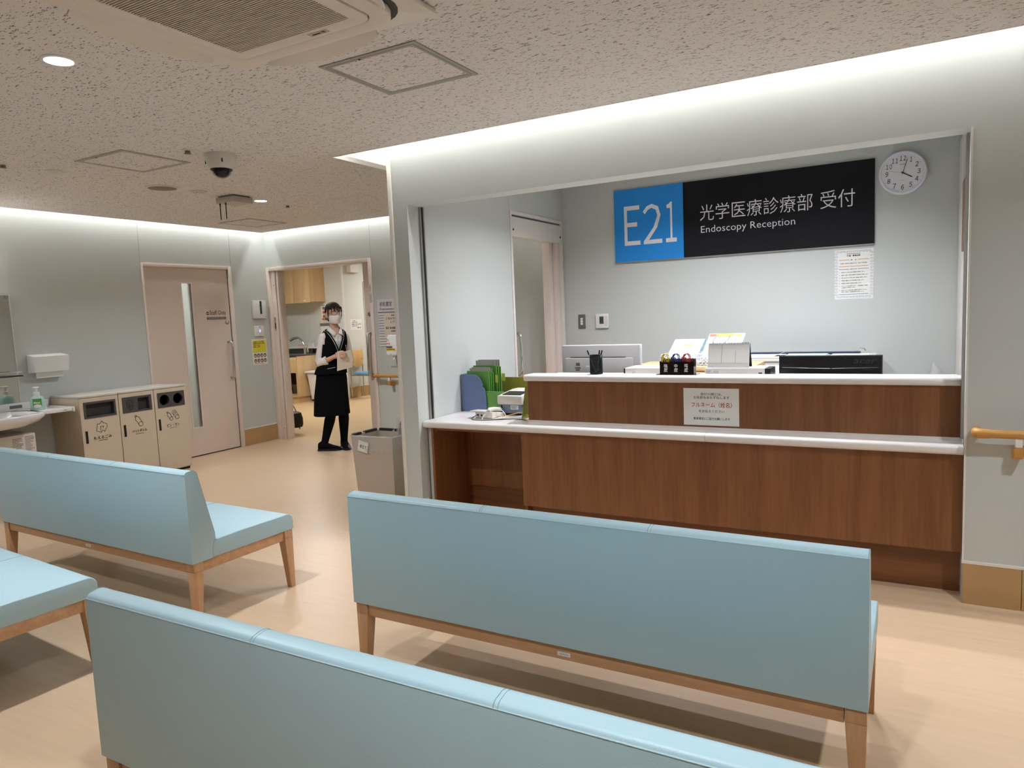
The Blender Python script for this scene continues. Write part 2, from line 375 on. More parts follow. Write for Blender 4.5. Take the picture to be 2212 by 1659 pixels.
lf2 = build('leaf', M().box(-5.268, -5.166, 6.15, 6.188, .01, 2.041), m_door, d2, bevel=.002)
build('leaf_edge', M().box(-5.272, -5.268, 6.15, 6.188, .01, 2.041), m_frame, lf2)
pull('handle', lf2, [(-5.2, 6.15, 1.265), (-5.205, 6.11, 1.265), (-5.215, 6.095, 1.25), (-5.217, 6.092, 1.0), (-5.217, 6.092, .82), (-5.215, 6.1, .80), (-5.205, 6.115, .797), (-5.2, 6.15, .797)], .012, m_steel,
     [((-5.2, 6.143, 1.265), 'y'), ((-5.2, 6.143, .797), 'y')])
build('lock', M().lathe([(.024, 0), (.024, -.012), (.018, -.016)], (-5.205, 6.15, 1.475), 20, 'y'), m_steel, lf2, smooth=True)
build('room_slide', M().box(-5.16, -5.13, YB-.015, YB-.012, 1.70, 1.81), m_white2, d2)
build('room_slide_tab', M().box(-5.158, -5.128, YB-.017, YB-.012, 1.60, 1.695), mat('tab_lilac', (196, 186, 196), .5), d2, bevel=.002)
flat('slide_print', M().rect(-5.148, -5.142, 1.725, 1.745, (0, YB-.015, 0), X, Z).rect(-5.149, -5.141, 1.75, 1.768, (0, YB-.015, 0), X, Z).rect(-5.147, -5.143, 1.772, 1.795, (0, YB-.015, 0), X, Z), m_inkg, d2)

d3 = thing('door_3', 'open sliding door of the reception with white transom panel', None, (XO0, 5.62, 0), kind='structure')
fr = M().box(XW, XO0+.008, 5.1095, 5.137, 0, 2.25).box(XW, XO0+.008, 6.08, 6.11, 0, 2.25).box(XW, XO0+.008, 5.137, 6.08, 2.222, 2.25)
build('door_frame', fr, m_trimw, d3, bevel=.002)
build('transom_panel', M().box(XW+.05, XO0+.004, 5.14, 6.077, 2.045, 2.204), m_trimw, d3, bevel=.002)
build('transom_slot', M().box(XW+.05, XO0-.01, 5.137, 6.08, 2.204, 2.222), mat('slot_grey', (92, 98, 98), .5), d3)
for yy in (5.16, 6.06): build('screw', M().lathe([(.009, 0), (.009, .004), (.004, .004)], (XO0+.004, yy, 2.10), 12, 'x'), m_black, d3)
build('jamb_strip', M().box(XW, XO0-.02, 6.0, 6.078, 0, 2.045), m_frame, d3, bevel=.002)
build('jamb_strip', M().box(XW, XO0-.05, 5.93, 5.992, 0, 2.045), m_frame, d3, bevel=.002)
l3 = build('leaf', M().box(-2.905, -2.87, 5.139, 5.205, .01, 2.04), m_trimw, d3, bevel=.002)
pull('handle', l3, [(-2.87, 5.185, 1.25), (-2.815, 5.18, 1.25), (-2.795, 5.178, 1.235), (-2.79, 5.178, 1.1), (-2.79, 5.178, .95), (-2.795, 5.18, .912), (-2.815, 5.185, .897), (-2.87, 5.19, .895)], .012, m_chrome)

# ------------------------------------------------------------------ lamps
m_lens = mat('lamp_lens', (250, 250, 250), .4, emit=((1, .98, 1.0), 9)); m_lens.cycles.emission_sampling = 'NONE'
def downlight(x, y, label, watts, col, z=ZC, group=None, spread=2.45):
    t = thing('downlight', label, 'ceiling lamp', (x, y, z), group)
    build('trim_ring', M().lathe([(.064, 0), (.063, -.004), (.052, -.007), (.049, -.003), (.049, 0)], (x, y, z), 32), m_white, t, smooth=True)
    build('lens', M().lathe([(.0, -.0042), (.03, -.0046), (.0488, -.004), (.0488, -.001)], (x, y, z), 28), m_lens, t, smooth=True)
    area('lamp', (x, y, z-.012), .09, 0, watts, col, t, disk=True, spread=spread)
    return t
downlight(-2.91, 1.684, 'lit round downlight in the ceiling beside the air conditioner', DOWN_W, DOWN_C)
downlight(-4.89, 4.436, 'small lit downlight beyond the ceiling antenna box', DOWN_W, DOWN_C)
for x, y in ((-.47, .41), (-5.35, .41), (1.0, 2.2)):  # last position is added to brighten the wall right of the opening
    downlight(x, y, 'unseen round downlight placed in the waiting area ceiling out of the picture', DOWN_W, DOWN_C, group='waiting area downlights')
for x, y in ((-1.6, 4.34), (-.6, 4.34), (-1.6, 4.96), (-.6, 4.96)):
    downlight(x, y, 'round downlight above the reception desk hidden by the lintel', DESK_W, DESK_C, z=ZT, group='reception downlights', spread=2.4)
def cove(name, x0, x1, y0, y1, label, up=False):
    cx, cy = (x0+x1)/2, (y0+y1)/2; L = max(x1-x0, y1-y0); sx, sy = x1-x0, y1-y0
    t = thing('cove_light', label, 'cove lamp', (cx, cy, ZT))
    zb = ZC+.03 if up else ZT-.012      # a batten lies on the ceiling edge or hangs under the soffit
    build('batten', M().box(x0-.01, x1+.01, y0-.01, y1+.01, zb, zb+.012), m_white, t)
    area('lamp', (cx, cy, zb+.016 if up else zb-.004), sx, sy, COVE_W*L, COVE_C, t, rot=(math.pi, 0, 0) if up else (0, 0, 0))
cove('front', -3.2, 3.2, 3.64, 3.67, 'hidden light line in the ceiling slot above the reception opening')
cove('left', -6.69, -6.66, -3.4, 6.05, 'hidden light line in the ceiling slot along the staff door wall')
cove('back', -6.6, -3.0, 6.03, 6.06, 'hidden light line in the ceiling slot above the pretreatment doorway')
cove('side', -3.36, -3.33, 3.65, 5.9, 'hidden light line in the ceiling slot around the reception corner', True)
def panel_lamp(x, y, z, sx, sy, watts, col, label):
    t = thing('ceiling_panel_lamp', label, 'ceiling lamp', (x, y, z))
    build('housing', M().box(x-sx/2-.02, x+sx/2+.02, y-sy/2-.02, y+sy/2+.02, z-.03, z), m_white, t, bevel=.004)
    build('diffuser', M().box(x-sx/2, x+sx/2, y-sy/2, y+sy/2, z-.034, z-.03), m_lens, t)
    area('lamp', (x, y, z-.04), sx, sy, watts, col, t)
panel_lamp(-8.2, 7.9, 2.6, 1.2, .3, ROOM_W, ROOM_C, 'ceiling panel lamp in the pretreatment room near the doorway')
panel_lamp(-7.6, 11.0, 2.6, 1.2, .3, ROOM_W, ROOM_C, 'ceiling panel lamp in the pretreatment room passage')
panel_lamp(-7.7, 5.05, 2.5, .6, .2, 14, (1, 1, 1), 'ceiling panel lamp in the staff corridor behind the glass')

# ------------------------------------------------------------------ ceiling fittings
m_acbody = mat('ac_plastic', (226, 214, 203), .5)
def rrect(cx, cy, h, r, n=6):
    P = []
    for q, (sx, sy) in enumerate(((1,1),(-1,1),(-1,-1),(1,-1))):
        for k in range(n+1):
            a = math.pi/2*(q+k/n); P.append((cx+sx*(h-r)+r*math.cos(a), cy+sy*(h-r)+r*math.sin(a)))
    return P
AX, AY = -1.92, 1.665
ac = thing('air_conditioner', 'four-way ceiling cassette air conditioner with slatted grille', 'air conditioner', (AX, AY, ZC))
build('face_plate', M().prism(rrect(AX, AY, .485, .02), lambda a, b: (a, b, ZC-.018), lambda a, b: (a, b, ZC)), m_acbody, ac, bevel=.006)
build('air_slot', M().prism(rrect(AX, AY, .425, .13), lambda a, b: (a, b, ZC-.022), lambda a, b: (a, b, ZC-.018)), mat('ac_shadow', (70, 64, 58), .7), ac)
def ring(o, i, z0, z1):
    n = len(o); vs = [(a, b, z) for P, z in ((o, z0), (i, z0), (i, z1), (o, z1)) for a, b in P]; fs = []
    for j in range(4):
        for k in range(n): fs.append((j*n+k, j*n+(k+1) % n, ((j+1) % 4)*n+(k+1) % n, ((j+1) % 4)*n+k))
    return M().add(vs, fs)
build('body_ring', ring(rrect(AX, AY, .405, .12), rrect(AX, AY, .335, .06), ZC-.05, ZC-.02), m_acbody, ac, bevel=.008)
gr = build('grille_frame', ring(rrect(AX, AY, .331, .057), rrect(AX, AY, .27, .01), ZC-.052, ZC-.03), m_acbody, ac, bevel=.004)
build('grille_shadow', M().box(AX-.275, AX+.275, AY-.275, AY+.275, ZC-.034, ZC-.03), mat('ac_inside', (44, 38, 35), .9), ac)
sm = None
for k in range(52):
    yy = AY-.263+k*.0103
    if sm is None:
        s0 = build('slat', M().box(AX-.27, AX+.27, AY-.263-.0017, AY-.263+.0017, ZC-.051, ZC-.036), m_acbody, gr); sm = s0.data
    else:
        s1 = s0.copy(); COL.objects.link(s1); s1.location = s0.location+Vector((0, k*.0103, 0)); OFF[s1.name] = Vector((0,0,0))
for k in (-.135, 0, .135): build('grille_rib', M().box(AX+k-.004, AX+k+.004, AY-.27, AY+.27, ZC-.047, ZC-.038), m_acbody, gr)
for side in range(4):
    V = []; F = []; nu, nv = 14, 4; ca, sa = [(1,0),(0,1),(-1,0),(0,-1)][side]
    for lay, dz in ((0, 0), (1, .005)):
        for i in range(nu+1):
            u = -1+2*i/nu
            for j in range(nv+1):
                v = j/nv; d = .398+.085*v*(1-.75*abs(u)**3)+.006*lay; tz = ZC-.036-.024*math.sin(v*1.3)+dz; t = u*.27
                V.append((AX+ca*d-sa*t, AY+sa*d+ca*t, tz))
    q = (nu+1)*(nv+1)
    for lay in (0, 1):
        for i in range(nu):
            for j in range(nv):
                k = lay*q+i*(nv+1)+j; F.append((k, k+1, k+nv+2, k+nv+1))
    bd = [i*(nv+1) for i in range(nu+1)]+[nu*(nv+1)+j for j in range(1, nv+1)]+[i*(nv+1)+nv for i in range(nu-1, -1, -1)]+[j for j in range(nv-1, 0, -1)]
    for i in range(len(bd)): a, b = bd[i], bd[(i+1) % len(bd)]; F.append((a, b, b+q, a+q))
    build('flap', M().add(V, F), m_acbody, ac, smooth=True)
build('name_plate', M().box(AX+.06, AX+.145, AY+.288, AY+.312, ZC-.0535, ZC-.052), mat('plate_beige', (190, 174, 156), .5), gr)
build('plate_mark', M().box(AX+.075, AX+.112, AY+.297, AY+.303, ZC-.0545, ZC-.0535).prism([(AX+.118, AY+.294), (AX+.132, AY+.294), (AX+.132, AY+.306)], lambda a, b: (a, b, ZC-.0545), lambda a, b: (a, b, ZC-.0535)), m_ink, gr)

def hatch(cx, cy, hx, hy, fw, label, m):
    t = thing('ceiling_hatch', label, 'ceiling hatch', (cx, cy, ZC), 'ceiling access hatches')
    def fr4(h0x, h0y, w, z0, z1):
        return M().box(cx-h0x, cx+h0x, cy-h0y, cy-h0y+w, z0, z1).box(cx-h0x, cx+h0x, cy+h0y-w, cy+h0y, z0, z1).box(cx-h0x, cx-h0x+w, cy-h0y+w, cy+h0y-w, z0, z1).box(cx+h0x-w, cx+h0x, cy-h0y+w, cy+h0y-w, z0, z1)
    build('outer_frame', fr4(hx, hy, fw*.55, ZC-.004, ZC), m, t)
    build('inner_frame', fr4(hx-fw*.62, hy-fw*.62, fw*.38, ZC-.004, ZC), m, t)
    build('panel', M().box(cx-hx+fw, cx+hx-fw, cy-hy+fw, cy+hy-fw, ZC-.002, ZC), m_ceil, t)
    build('latch', M().lathe([(.005, 0), (.005, -.002)], (cx-hx*.2, cy-hy+fw*.8, ZC-.004), 8), m_dark, t)
m_hf = mat('hatch_frame', (160, 155, 148), .45)
hatch(-1.914, 2.56, .247, .236, .034, 'square ceiling hatch with grey double frame beside the air conditioner', m_hf)
hatch(-4.31, 2.90, .243, .234, .03, 'square ceiling hatch with pale frame beside the dome camera', mat('hatch_frame_pale', (178, 168, 158), .5))
hatch(-6.025, 5.34, .228, .245, .012, 'thin-framed ceiling hatch near the far corner', mat('hatch_frame_thin', (150, 138, 126), .5))
# dome camera
cx, cy = -3.76, 3.115
t = thing('dome_camera', 'white dome security camera with dark glass on the ceiling', 'camera', (cx, cy, ZC))
build('housing', M().lathe([(.098, 0), (.098, -.012), (.094, -.03), (.083, -.062), (.07, -.088), (.064, -.09)], (cx, cy, ZC), 40), m_white2, t, smooth=True)
build('seal_ring', M().lathe([(.066, -.088), (.066, -.094), (.06, -.094)], (cx, cy, ZC), 36), m_black, t, smooth=True)
build('dome', M().lathe([(.0605, -.092)]+[(.0605*math.cos(a), -.092-.052*math.sin(a)) for a in [i*math.pi/16 for i in range(1, 8)]]+[(.001, -.144)], (cx, cy, ZC), 32), mat('dome_glass', (120, 116, 112), .05, trans=.9, alpha=.45), t, smooth=True)
build('camera_head', M().lathe([(.0, -.09), (.047, -.091), (.047, -.105), (.04, -.12), (.024, -.134), (0, -.138)], (cx, cy, ZC), 24), m_black, t, smooth=True)
build('lens_slit', M().box(cx+.006, cx+.012, cy-.05, cy-.02, ZC-.132, ZC-.1), m_dark, t)
for a in (2.6, -.6, -2.2): build('screw_slot', M().obox((cx+.0885*math.cos(a), cy+.0885*math.sin(a), ZC-.048), (.003*math.cos(a), .003*math.sin(a), 0), (-.004*math.sin(a), .004*math.cos(a), 0), (0, 0, .011)), m_dark, t)
# wireless box with two antennas
cx, cy = -4.90, 4.165
t = thing('wireless_box', 'grey ceiling box with two hanging black antennas', 'access point', (cx, cy, ZC))
build('body', M().box(cx-.105, cx+.105, cy-.10, cy+.10, ZC-.058, ZC-.012), mat('box_grey', (190, 180, 170), .5), t, bevel=.003)
build('bracket', M().box(cx-.09, cx+.09, cy-.085, cy+.085, ZC-.012, ZC), mat('bracket_grey', (120, 112, 104), .5), t)
for ax, ay in ((-.075, -.085), (.0, -.09)):
    a = build('antenna', M().tube([(cx+ax, cy+ay, ZC-.045), (cx+ax, cy+ay, ZC-.075), (cx+ax, cy+ay, ZC-.08), (cx+ax, cy+ay, ZC-.19)], [.006, .006, .0042, .004], 10), m_black, t, smooth=True)
# speaker, detectors, sprinklers
cx, cy = -4.95, 3.545
t = thing('ceiling_speaker', 'round grey ceiling speaker with pale ring', 'speaker', (cx, cy, ZC))
build('ring', M().lathe([(.118, 0), (.118, -.005), (.104, -.009), (.1, -.005)], (cx, cy, ZC), 40), m_white2, t, smooth=True)
build('mesh_cover', M().lathe([(0, -.012), (.06, -.011), (.101, -.007), (.101, -.002)], (cx, cy, ZC), 36), mat('speaker_grey', (132, 124, 116), .7), t, smooth=True)
def detector(cx, cy, r, label, dome):
    t = thing('smoke_detector', label, 'detector', (cx, cy, ZC))
    build('base', M().lathe([(r, 0), (r, -.006), (r*.86, -.012)], (cx, cy, ZC), 32), m_white2, t, smooth=True)
    if dome: build('cap', M().lathe([(r*.84, -.011), (r*.7, -.02), (r*.4, -.024), (0, -.025)], (cx, cy, ZC), 32), m_white2, t, smooth=True)
    else:
        build('cap', M().lathe([(r*.5, -.012), (r*.46, -.016), (0, -.016)], (cx, cy, ZC), 28), m_white2, t, smooth=True)
        for k in range(6): build('vent', M().obox((cx+r*.6*math.cos(k*1.047), cy+r*.6*math.sin(k*1.047), ZC-.0125), (r*.06, 0, 0), (0, r*.06, 0), (0, 0, .001)), m_inkg, t)
detector(-4.93, 2.755, .058, 'white domed smoke detector by the pale ceiling hatch', True)
detector(-4.90, 3.825, .062, 'flat ringed detector between the speaker and the antenna box', False)
def sprinkler(cx, cy, label):
    t = thing('sprinkler_head', label, 'sprinkler', (cx, cy, ZC), 'ceiling sprinkler heads')
    build('plate', M().lathe([(.036, 0), (.034, -.004), (.018, -.006)], (cx, cy, ZC), 24), m_white2, t, smooth=True)
    build('head', M().lathe([(.016, -.004), (.014, -.018), (.02, -.02), (.02, -.023), (0, -.024)], (cx, cy, ZC), 16), mat('sprinkler_metal', (120, 116, 108), .4, .9), t, smooth=True)
sprinkler(-3.80, 2.912, 'small metal sprinkler head in front of the dome camera')
sprinkler(-4.956, 2.455, 'small metal sprinkler head at the left picture edge')
sprinkler(-4.917, 4.767, 'small metal sprinkler head beyond the far downlight')
# ------------------------------------------------------------------ waiting benches
BL = 1.81
def arc(cx, cy, r, a0, a1, n): return [(cx+r*math.cos(math.radians(a0+(a1-a0)*i/n)), cy+r*math.sin(math.radians(a0+(a1-a0)*i/n))) for i in range(n+1)]
back_prof = [(0, .316), (0, .742)]+arc(.016, .736, .0165, 158, 105, 4)+arc(.034, .722, .0335, 92, 28, 7)+[(.085, .64), (.112, .52), (.132, .432), (.134, .41), (.122, .395), (.112, .36), (.11, .316)]
seat_prof = [(.113, .318), (.113, .36), (.124, .392), (.16, .402), (.3, .405), (.5, .403)]+arc(.572, .366, .037, 85, 0, 6)+[(.609, .322), (.604, .316)]
def make_bench(label):
    t = thing('waiting_bench', label, 'bench', None, 'pale blue waiting benches')
    h = BL/2
    bk = build('backrest', M().prism(back_prof, lambda a, b: (-h, a, b), lambda a, b: (h, a, b)), m_leather, t, bevel=.011, seg=4, sharp=50)
    build('piping', M().tube([(-h+.004, .0005, .7405), (h-.004, .0005, .7405)], .0014, 8), m_seam, bk, smooth=True)
    st = build('seat', M().prism(seat_prof, lambda a, b: (-h, a, b), lambda a, b: (h, a, b)), m_leather, t, bevel=.011, seg=4, sharp=50)
    over = [p for p in back_prof[2:-4]]
    for k in (-1, 1):
        xs = k*BL/6
        for d, mm, r in ((0, m_stitch, .0009), (.009, m_stitch, .0006)):
            build('seam', M().tube([(xs+d, a-.0002, b) for a, b in [(0, .74)]+over], r, 6), mm, bk, smooth=True)
        build('seam', M().tube([(xs, a, b+.0002) for a, b in seat_prof[3:-1]], .0011, 6), m_stitch, st, smooth=True)
        sd = [(a, b) for a, b in seat_prof[2:-1]]
        build('seam', M().tube([(k*(h-.0035), a, b-.0025) for a, b in sd], .0013, 6), m_stitch, st, smooth=True)
        build('seam', M().tube([(k*(h-.002), a+.001, b) for a, b in back_prof[1:-4]], .0012, 6), m_stitch, bk, smooth=True)
    # beech frame
    build('rail', M().box(-h+.06, h-.06, .014, .038, .264, .316), m_beech, t, bevel=.002)
    build('rail', M().box(-h+.06, h-.06, .568, .592, .264, .316), m_beech, t, bevel=.002)
    for k in (-1, 1): build('rail', M().box(k*(h-.024)-.012, k*(h-.024)+.012, .06, .552, .264, .316), m_beechv if 0 else m_beech, t, bevel=.002)
    for k in (-1, 1):
        build('leg', M().taper((k*(h-.031), .034, .316), (.027, .026), (k*(h-.031), .034, .272), (.027, .026)).taper((k*(h-.031), .034, .272), (.027, .026), (k*(h-.024), .020, 0), (.015, .015)), m_beechv, t, bevel=.002)
        build('leg', M().taper((k*(h-.031), .577, .316), (.027, .026), (k*(h-.031), .577, .272), (.027, .026)).taper((k*(h-.031), .577, .272), (.027, .026), (k*(h-.024), .588, 0), (.015, .015)), m_beechv, t, bevel=.002)
    tg = build('maker_tag', M().box(-.025, .022, .0128, .014, .277, .2905), m_paper, t)
    text('lettering', 'QUON', m_ink, tg, (0, .0128, 0), X, Z, -.017, .014, .2807, .2868, lift=.0004)
    return t
B0 = make_bench('pale blue bench in front of the reception counter')
B0.location = (-.98, 2.019, 0); B0.rotation_euler.z = math.radians(-.45)
for loc, rz, lab in (((-2.888-BL/2, 2.078, 0), -1.75, 'pale blue bench with visible seat before the recycling bins'),
                     ((-.919, .987, 0), .2, 'nearest pale blue bench filling the bottom of the picture'),
                     ((-2.985-BL/2, 1.10, 0), -4.0, 'pale blue bench at the left edge showing only its seat')):
    b = copy_tree(B0); b.location = loc; b.rotation_euler.z = math.radians(rz); b['label'] = lab

# ------------------------------------------------------------------ reception counter
rc = thing('reception_counter', 'walnut laminate two-level reception counter body', 'counter', (-1.0, 3.9, 0))
PX = -2.088
build('front_panel', M().box(PX, XO1-.003, 3.826, 3.846, .212, .682), m_walnut, rc)
build('kick_board', M().box(PX+.03, XO1-.003, 3.887, 3.905, 0, .212), m_walnuth, rc)
build('knee_side', M().box(XO0+.045, XO0+.063, 3.82, 4.24, 0, .682), m_walnut, rc)
build('knee_side', M().box(PX, PX+.018, 3.846, 4.24, 0.08, .682), m_walnut, rc)
build('knee_back', M().box(XO0+.063, PX, 4.225, 4.24, .2, .682), m_walnut, rc)
build('knee_kick', M().box(XO0+.063, PX, 4.235, 4.25, 0, .2), m_walnuth, rc)
build('knee_rail', M().box(XO0+.063, PX, 3.83, 3.846, .664, .682), m_walnut, rc)
build('filler', M().box(XO0+.01, XO0+.045, 3.84, 3.86, 0, .682), m_wall, rc)
build('screw_cap', M().lathe([(.008, 0), (.008, .002)], (XO0+.063, 3.85, .655), 12, 'x'), m_rail, rc)
build('upper_panel', M().box(PX+.004, XO1-.003, 3.93, 3.95, .728, .99), m_walnut, rc)
build('upper_side', M().box(PX+.004, PX+.022, 3.95, 4.05, .728, .99), m_walnut, rc)
build('inner_panel', M().box(PX+.022, XO1-.003, 4.03, 4.05, .728, .99), m_white2, rc)
build('shade_strip', M().box(PX+.004, XO1-.003, 3.918, 3.93, .728, .742), m_solid, rc)  # added strip standing in for the shaded band of the lower worktop
build('inner_shelf', M().box(PX+.02, XO1-.003, 4.05, 4.36, .985, 1.003), m_white2, rc)
build('inner_side', M().box(PX+.022, PX+.04, 4.05, 4.36, 0, .985).box(XO1-.023, XO1-.005, 4.05, 4.36, 0, .985), m_white2, rc)
def bull(y0, y1, z0, z1, r):   # rounded nose at y0
    return [(y1, z0), (y1, z1)]+arc(y0+r, z1-r, r, 90, 180, 6)+arc(y0+r, z0+r, r, 180, 270, 6)
lt = thing('lower_worktop', 'long off-white rounded lower counter top', 'worktop', (-1.3, 3.9, .683))
xs = [XO0+.004, -.94, XO1-.002]
for a, b in zip(xs, xs[1:]):
    build('top_length', M().prism(bull(3.785, 4.05 if a > -2 else 4.05, .683, .728, .018), lambda p, q, a=a: (a, p, q), lambda p, q, b=b: (b-.0008, p, q)), m_solid, lt, bevel=.0025, seg=2)
build('deep_top', M().box(XO0+.004, PX+.01, 4.05, 4.75, .698, .728), m_solid, lt)
ut = thing('upper_worktop', 'off-white rounded upper counter top', 'worktop', (-1.0, 3.97, .99))
build('top_length', M().prism(bull(3.905, 4.047, .99, 1.03, .018), lambda p, q: (PX-.012, p, q), lambda p, q: (XO1-.002, p, q)), m_solid, ut, bevel=.004, seg=2)
# inner desk behind the counter
dk = thing('inner_desk', 'white staff desk hidden behind the counter', 'desk', (-1.0, 4.6, 0))
build('desk_top', M().box(PX+.03, .22, 4.37, 4.95, .70, .725), m_white2, dk)
for xx in (PX+.05, -1.0, .18): build('leg', M().box(xx, xx+.03, 4.40, 4.92, 0, .70), m_white2, dk)

# counter notice
def notice(name, label, cat, o, ux, uy, x0, x1, y0, y1, m=None, group=None, tilt=0):
    o, ux, uy = Vector(o), Vector(ux), Vector(uy); nz = ux.cross(uy)
    c = o+ux*(x0+x1)/2+uy*(y0+y1)/2
    t = thing(name, label, cat, c, group)
    build('sheet', M().obox(c+nz*.0008, ux*(x1-x0)/2, uy*(y1-y0)/2, nz*.0007), m or m_paper, t)
    return t, o+nz*.0015
t, po = notice('counter_notice', 'paper notice asking for full name on the upper counter panel', 'notice', (0, 3.93, 0), X, Z, -1.091, -.787, .752, .960)
cxn = -.936
for s, y0, y1, w, mm in (('受付の際には、', .920, .935, .118, m_ink), ('お名前をおたずねします', .901, .917, .195, m_ink), ('フルネーム（姓名）', .853, .882, .222, m_red), ('をお伝えください', .824, .840, .140, m_ink), ('患者確認にご協力お願いします', .783, .798, .200, m_ink)):
    text('lettering', s, mm, t, po, X, Z, cxn-w/2, cxn+w/2, y0, y1, lift=.0005, off=.006 if mm is m_red else .002)

# pen cup
cx, cy = -1.643, 4.0
t = thing('pen_cup', 'black wire mesh pen cup standing on the upper counter', 'pen cup', (cx, cy, 1.03))
mb = M(); rr = .038; hh = .112
for k in range(48):
    a0 = 2*math.pi*k/48
    for s in (1, -1): mb.tube([(cx+rr*math.cos(a0+s*i*.16), cy+rr*math.sin(a0+s*i*.16), 1.034+hh*i/6) for i in range(7)], .0012, 4)
tag(build('mesh_wall', mb, m_black, t), kind='stuff')
build('rim', M().lathe([(.0365, 1.141), (.0365, 1.147), (.0395, 1.147), (.0395, 1.141), (.0365, 1.141)], (cx, cy, 0), 28, cap=False), m_black, t, smooth=True)
build('base', M().lathe([(0, 1.0302), (.039, 1.0302), (.039, 1.038), (.037, 1.038), (0, 1.034)], (cx, cy, 0), 28), m_black, t, smooth=True)
for dx, dy, tx, ty in ((-.012, 0, -.052, -.01), (.012, .01, .022, .005), (.02, -.008, .046, -.012)):
    p = thing('pen', 'black and mint pen leaning %s in the mesh cup' % ('left' if tx < 0 else 'slightly right' if tx < .03 else 'far right'), 'pen', (cx+dx*.5, cy+dy, 1.04), 'pens in the mesh cup')
    a, b = Vector((cx+dx*.3, cy+dy, 1.04)), Vector((cx+tx, cy+ty, 1.175))
    build('barrel', M().tube([a, a.lerp(b, .8)], .0038, 8), mat('pen_mint', (120, 190, 180), .4), p, smooth=True)
    build('cap', M().tube([a.lerp(b, .8), b], .0046, 8), m_black, p, smooth=True)

# reading-glasses holder
t = thing('glasses_holder', 'dark smoked acrylic holder with three compartments for reading glasses', 'holder', (-1.135, 4.0, 1.03))
m_ac = mat('smoked_acrylic', (34, 20, 16), .12, alpha=.88)
hx0, hx1, hy0, hy1 = -1.239, -1.045, 3.975, 4.035
build('foot_plate', M().box(hx0-.018, hx1+.02, 3.958, 4.042, 1.0302, 1.0335), m_ac, t)
sh = M().box(hx0, hx1, hy0, hy0+.003, 1.0335, 1.103).box(hx0, hx1, hy1-.003, hy1, 1.0335, 1.118)
for k in range(4): xx = hx0+(hx1-hx0)*k/3; sh.box(xx-.0015, xx+.0015, hy0+.003, hy1-.003, 1.0335, 1.108)
build('shell', sh, m_ac, t)
for k, s in enumerate(('強\n度', '中\n度', '弱\n度')):
    xc = hx0+.035+k*.059
    text('lettering', s, m_white, t, (0, hy0, 0), X, Z, xc-.011, xc+.011, 1.046, 1.092, lift=.0006, off=.02)
for k, (nm, colr) in enumerate((('yellow', (214, 196, 40)), ('blue', (28, 52, 140)), ('red', (196, 40, 40)))):
    xc = hx0+.012+k*.062; gm = mat('glasses_'+nm, colr, .2, coat=.5)
    g = thing('reading_glasses', '%s framed reading glasses standing folded in the holder' % nm, 'glasses', (xc, 4.005, 1.04), 'reading glasses in the holder')
    dx = .012
    for j, yy in enumerate((3.993, 4.017)):
        P = [(xc+dx+.017*math.cos(a)+.010*math.sin(a), yy, 1.116+.030*math.sin(a)-.014*math.cos(a)) for a in [2*math.pi*i/18 for i in range(19)]]
        build('rim', M().tube(P, .0028, 6, cap=False), gm, g, smooth=True)
    build('bridge', M().tube([(xc+dx-.010, 3.993, 1.138), (xc+dx-.014, 4.005, 1.142), (xc+dx-.010, 4.017, 1.138)], .0026, 6), gm, g, smooth=True)
    for yy in (3.989, 4.021): build('temple', M().tube([(xc-.014, yy, 1.130), (xc+.005, yy, 1.124), (xc+.026, yy, 1.085), (xc+.03, yy, 1.05)], .0025, 6), gm, g, smooth=True)

# small computers, calendar, monitors on the staff side
def mini(x0, x1, y0, y1, label, dark_right, lab):
    t = thing('mini_computer', label, 'computer', ((x0+x1)/2, (y0+y1)/2, 1.003))
    build('case', M().box(x0, x1, y0, y1, 1.0035, 1.058), m_white, t, bevel=.003)
    if dark_right: build('end_cap', M().box(x1, x1+.03, y0+.004, y1-.004, 1.005, 1.054), m_black, t, bevel=.002)
    else: build('end_cap', M().box(x0-.011, x0, y0+.004, y1-.004, 1.005, 1.054), m_black, t, bevel=.002); build('emblem', M().lathe([(.008, 0), (.008, -.001)], (x0+.055, y0, 1.03), 16, 'y'), m_steel, t)
    if lab:
        build('rating_label', M().box(x0+.004, x0+.088, y0-.0008, y0, 1.006, 1.05), m_paper, t)
        for k in range(5): build('label_print', M().box(x0+.008, x0+.03+.008*(k % 3), y0-.0012, y0-.0008, 1.012+k*.007, 1.015+k*.007).box(x0+.048, x0+.08, y0-.0012, y0-.0008, 1.012+k*.007, 1.014+k*.007), m_inkg, t)
        build('badge', M().box(x1-.032, x1-.012, y0-.001, y0, 1.026, 1.033), mat('badge_navy', (40, 48, 70), .5), t)
mini(-1.496, -1.26, 4.10, 4.30, 'white mini computer with black end behind the pen cup', False, False)
mini(-1.012, -.682, 4.10, 4.28, 'white mini computer under the desk calendar', True, True)
t = thing('desk_calendar', 'white spiral desk calendar standing with its back to the room', 'calendar', (-.885, 4.15, 1.058))
V0, V1 = -1.000, -.768
for nm, y0, y1 in (('back_card', 4.115, 4.150), ('front_card', 4.205, 4.156)):
    build(nm, M().add([(V0, y0, 1.0585), (V1, y0, 1.0585), (V1, y1, 1.196), (V0, y1, 1.196), (V0, y0+.002, 1.0585), (V1, y0+.002, 1.0585), (V1, y1+.002, 1.196), (V0, y1+.002, 1.196)], [(0,3,2,1),(4,5,6,7),(0,1,5,4),(1,2,6,5),(2,3,7,6),(3,0,4,7)]), m_paper if nm == 'back_card' else m_black, t)
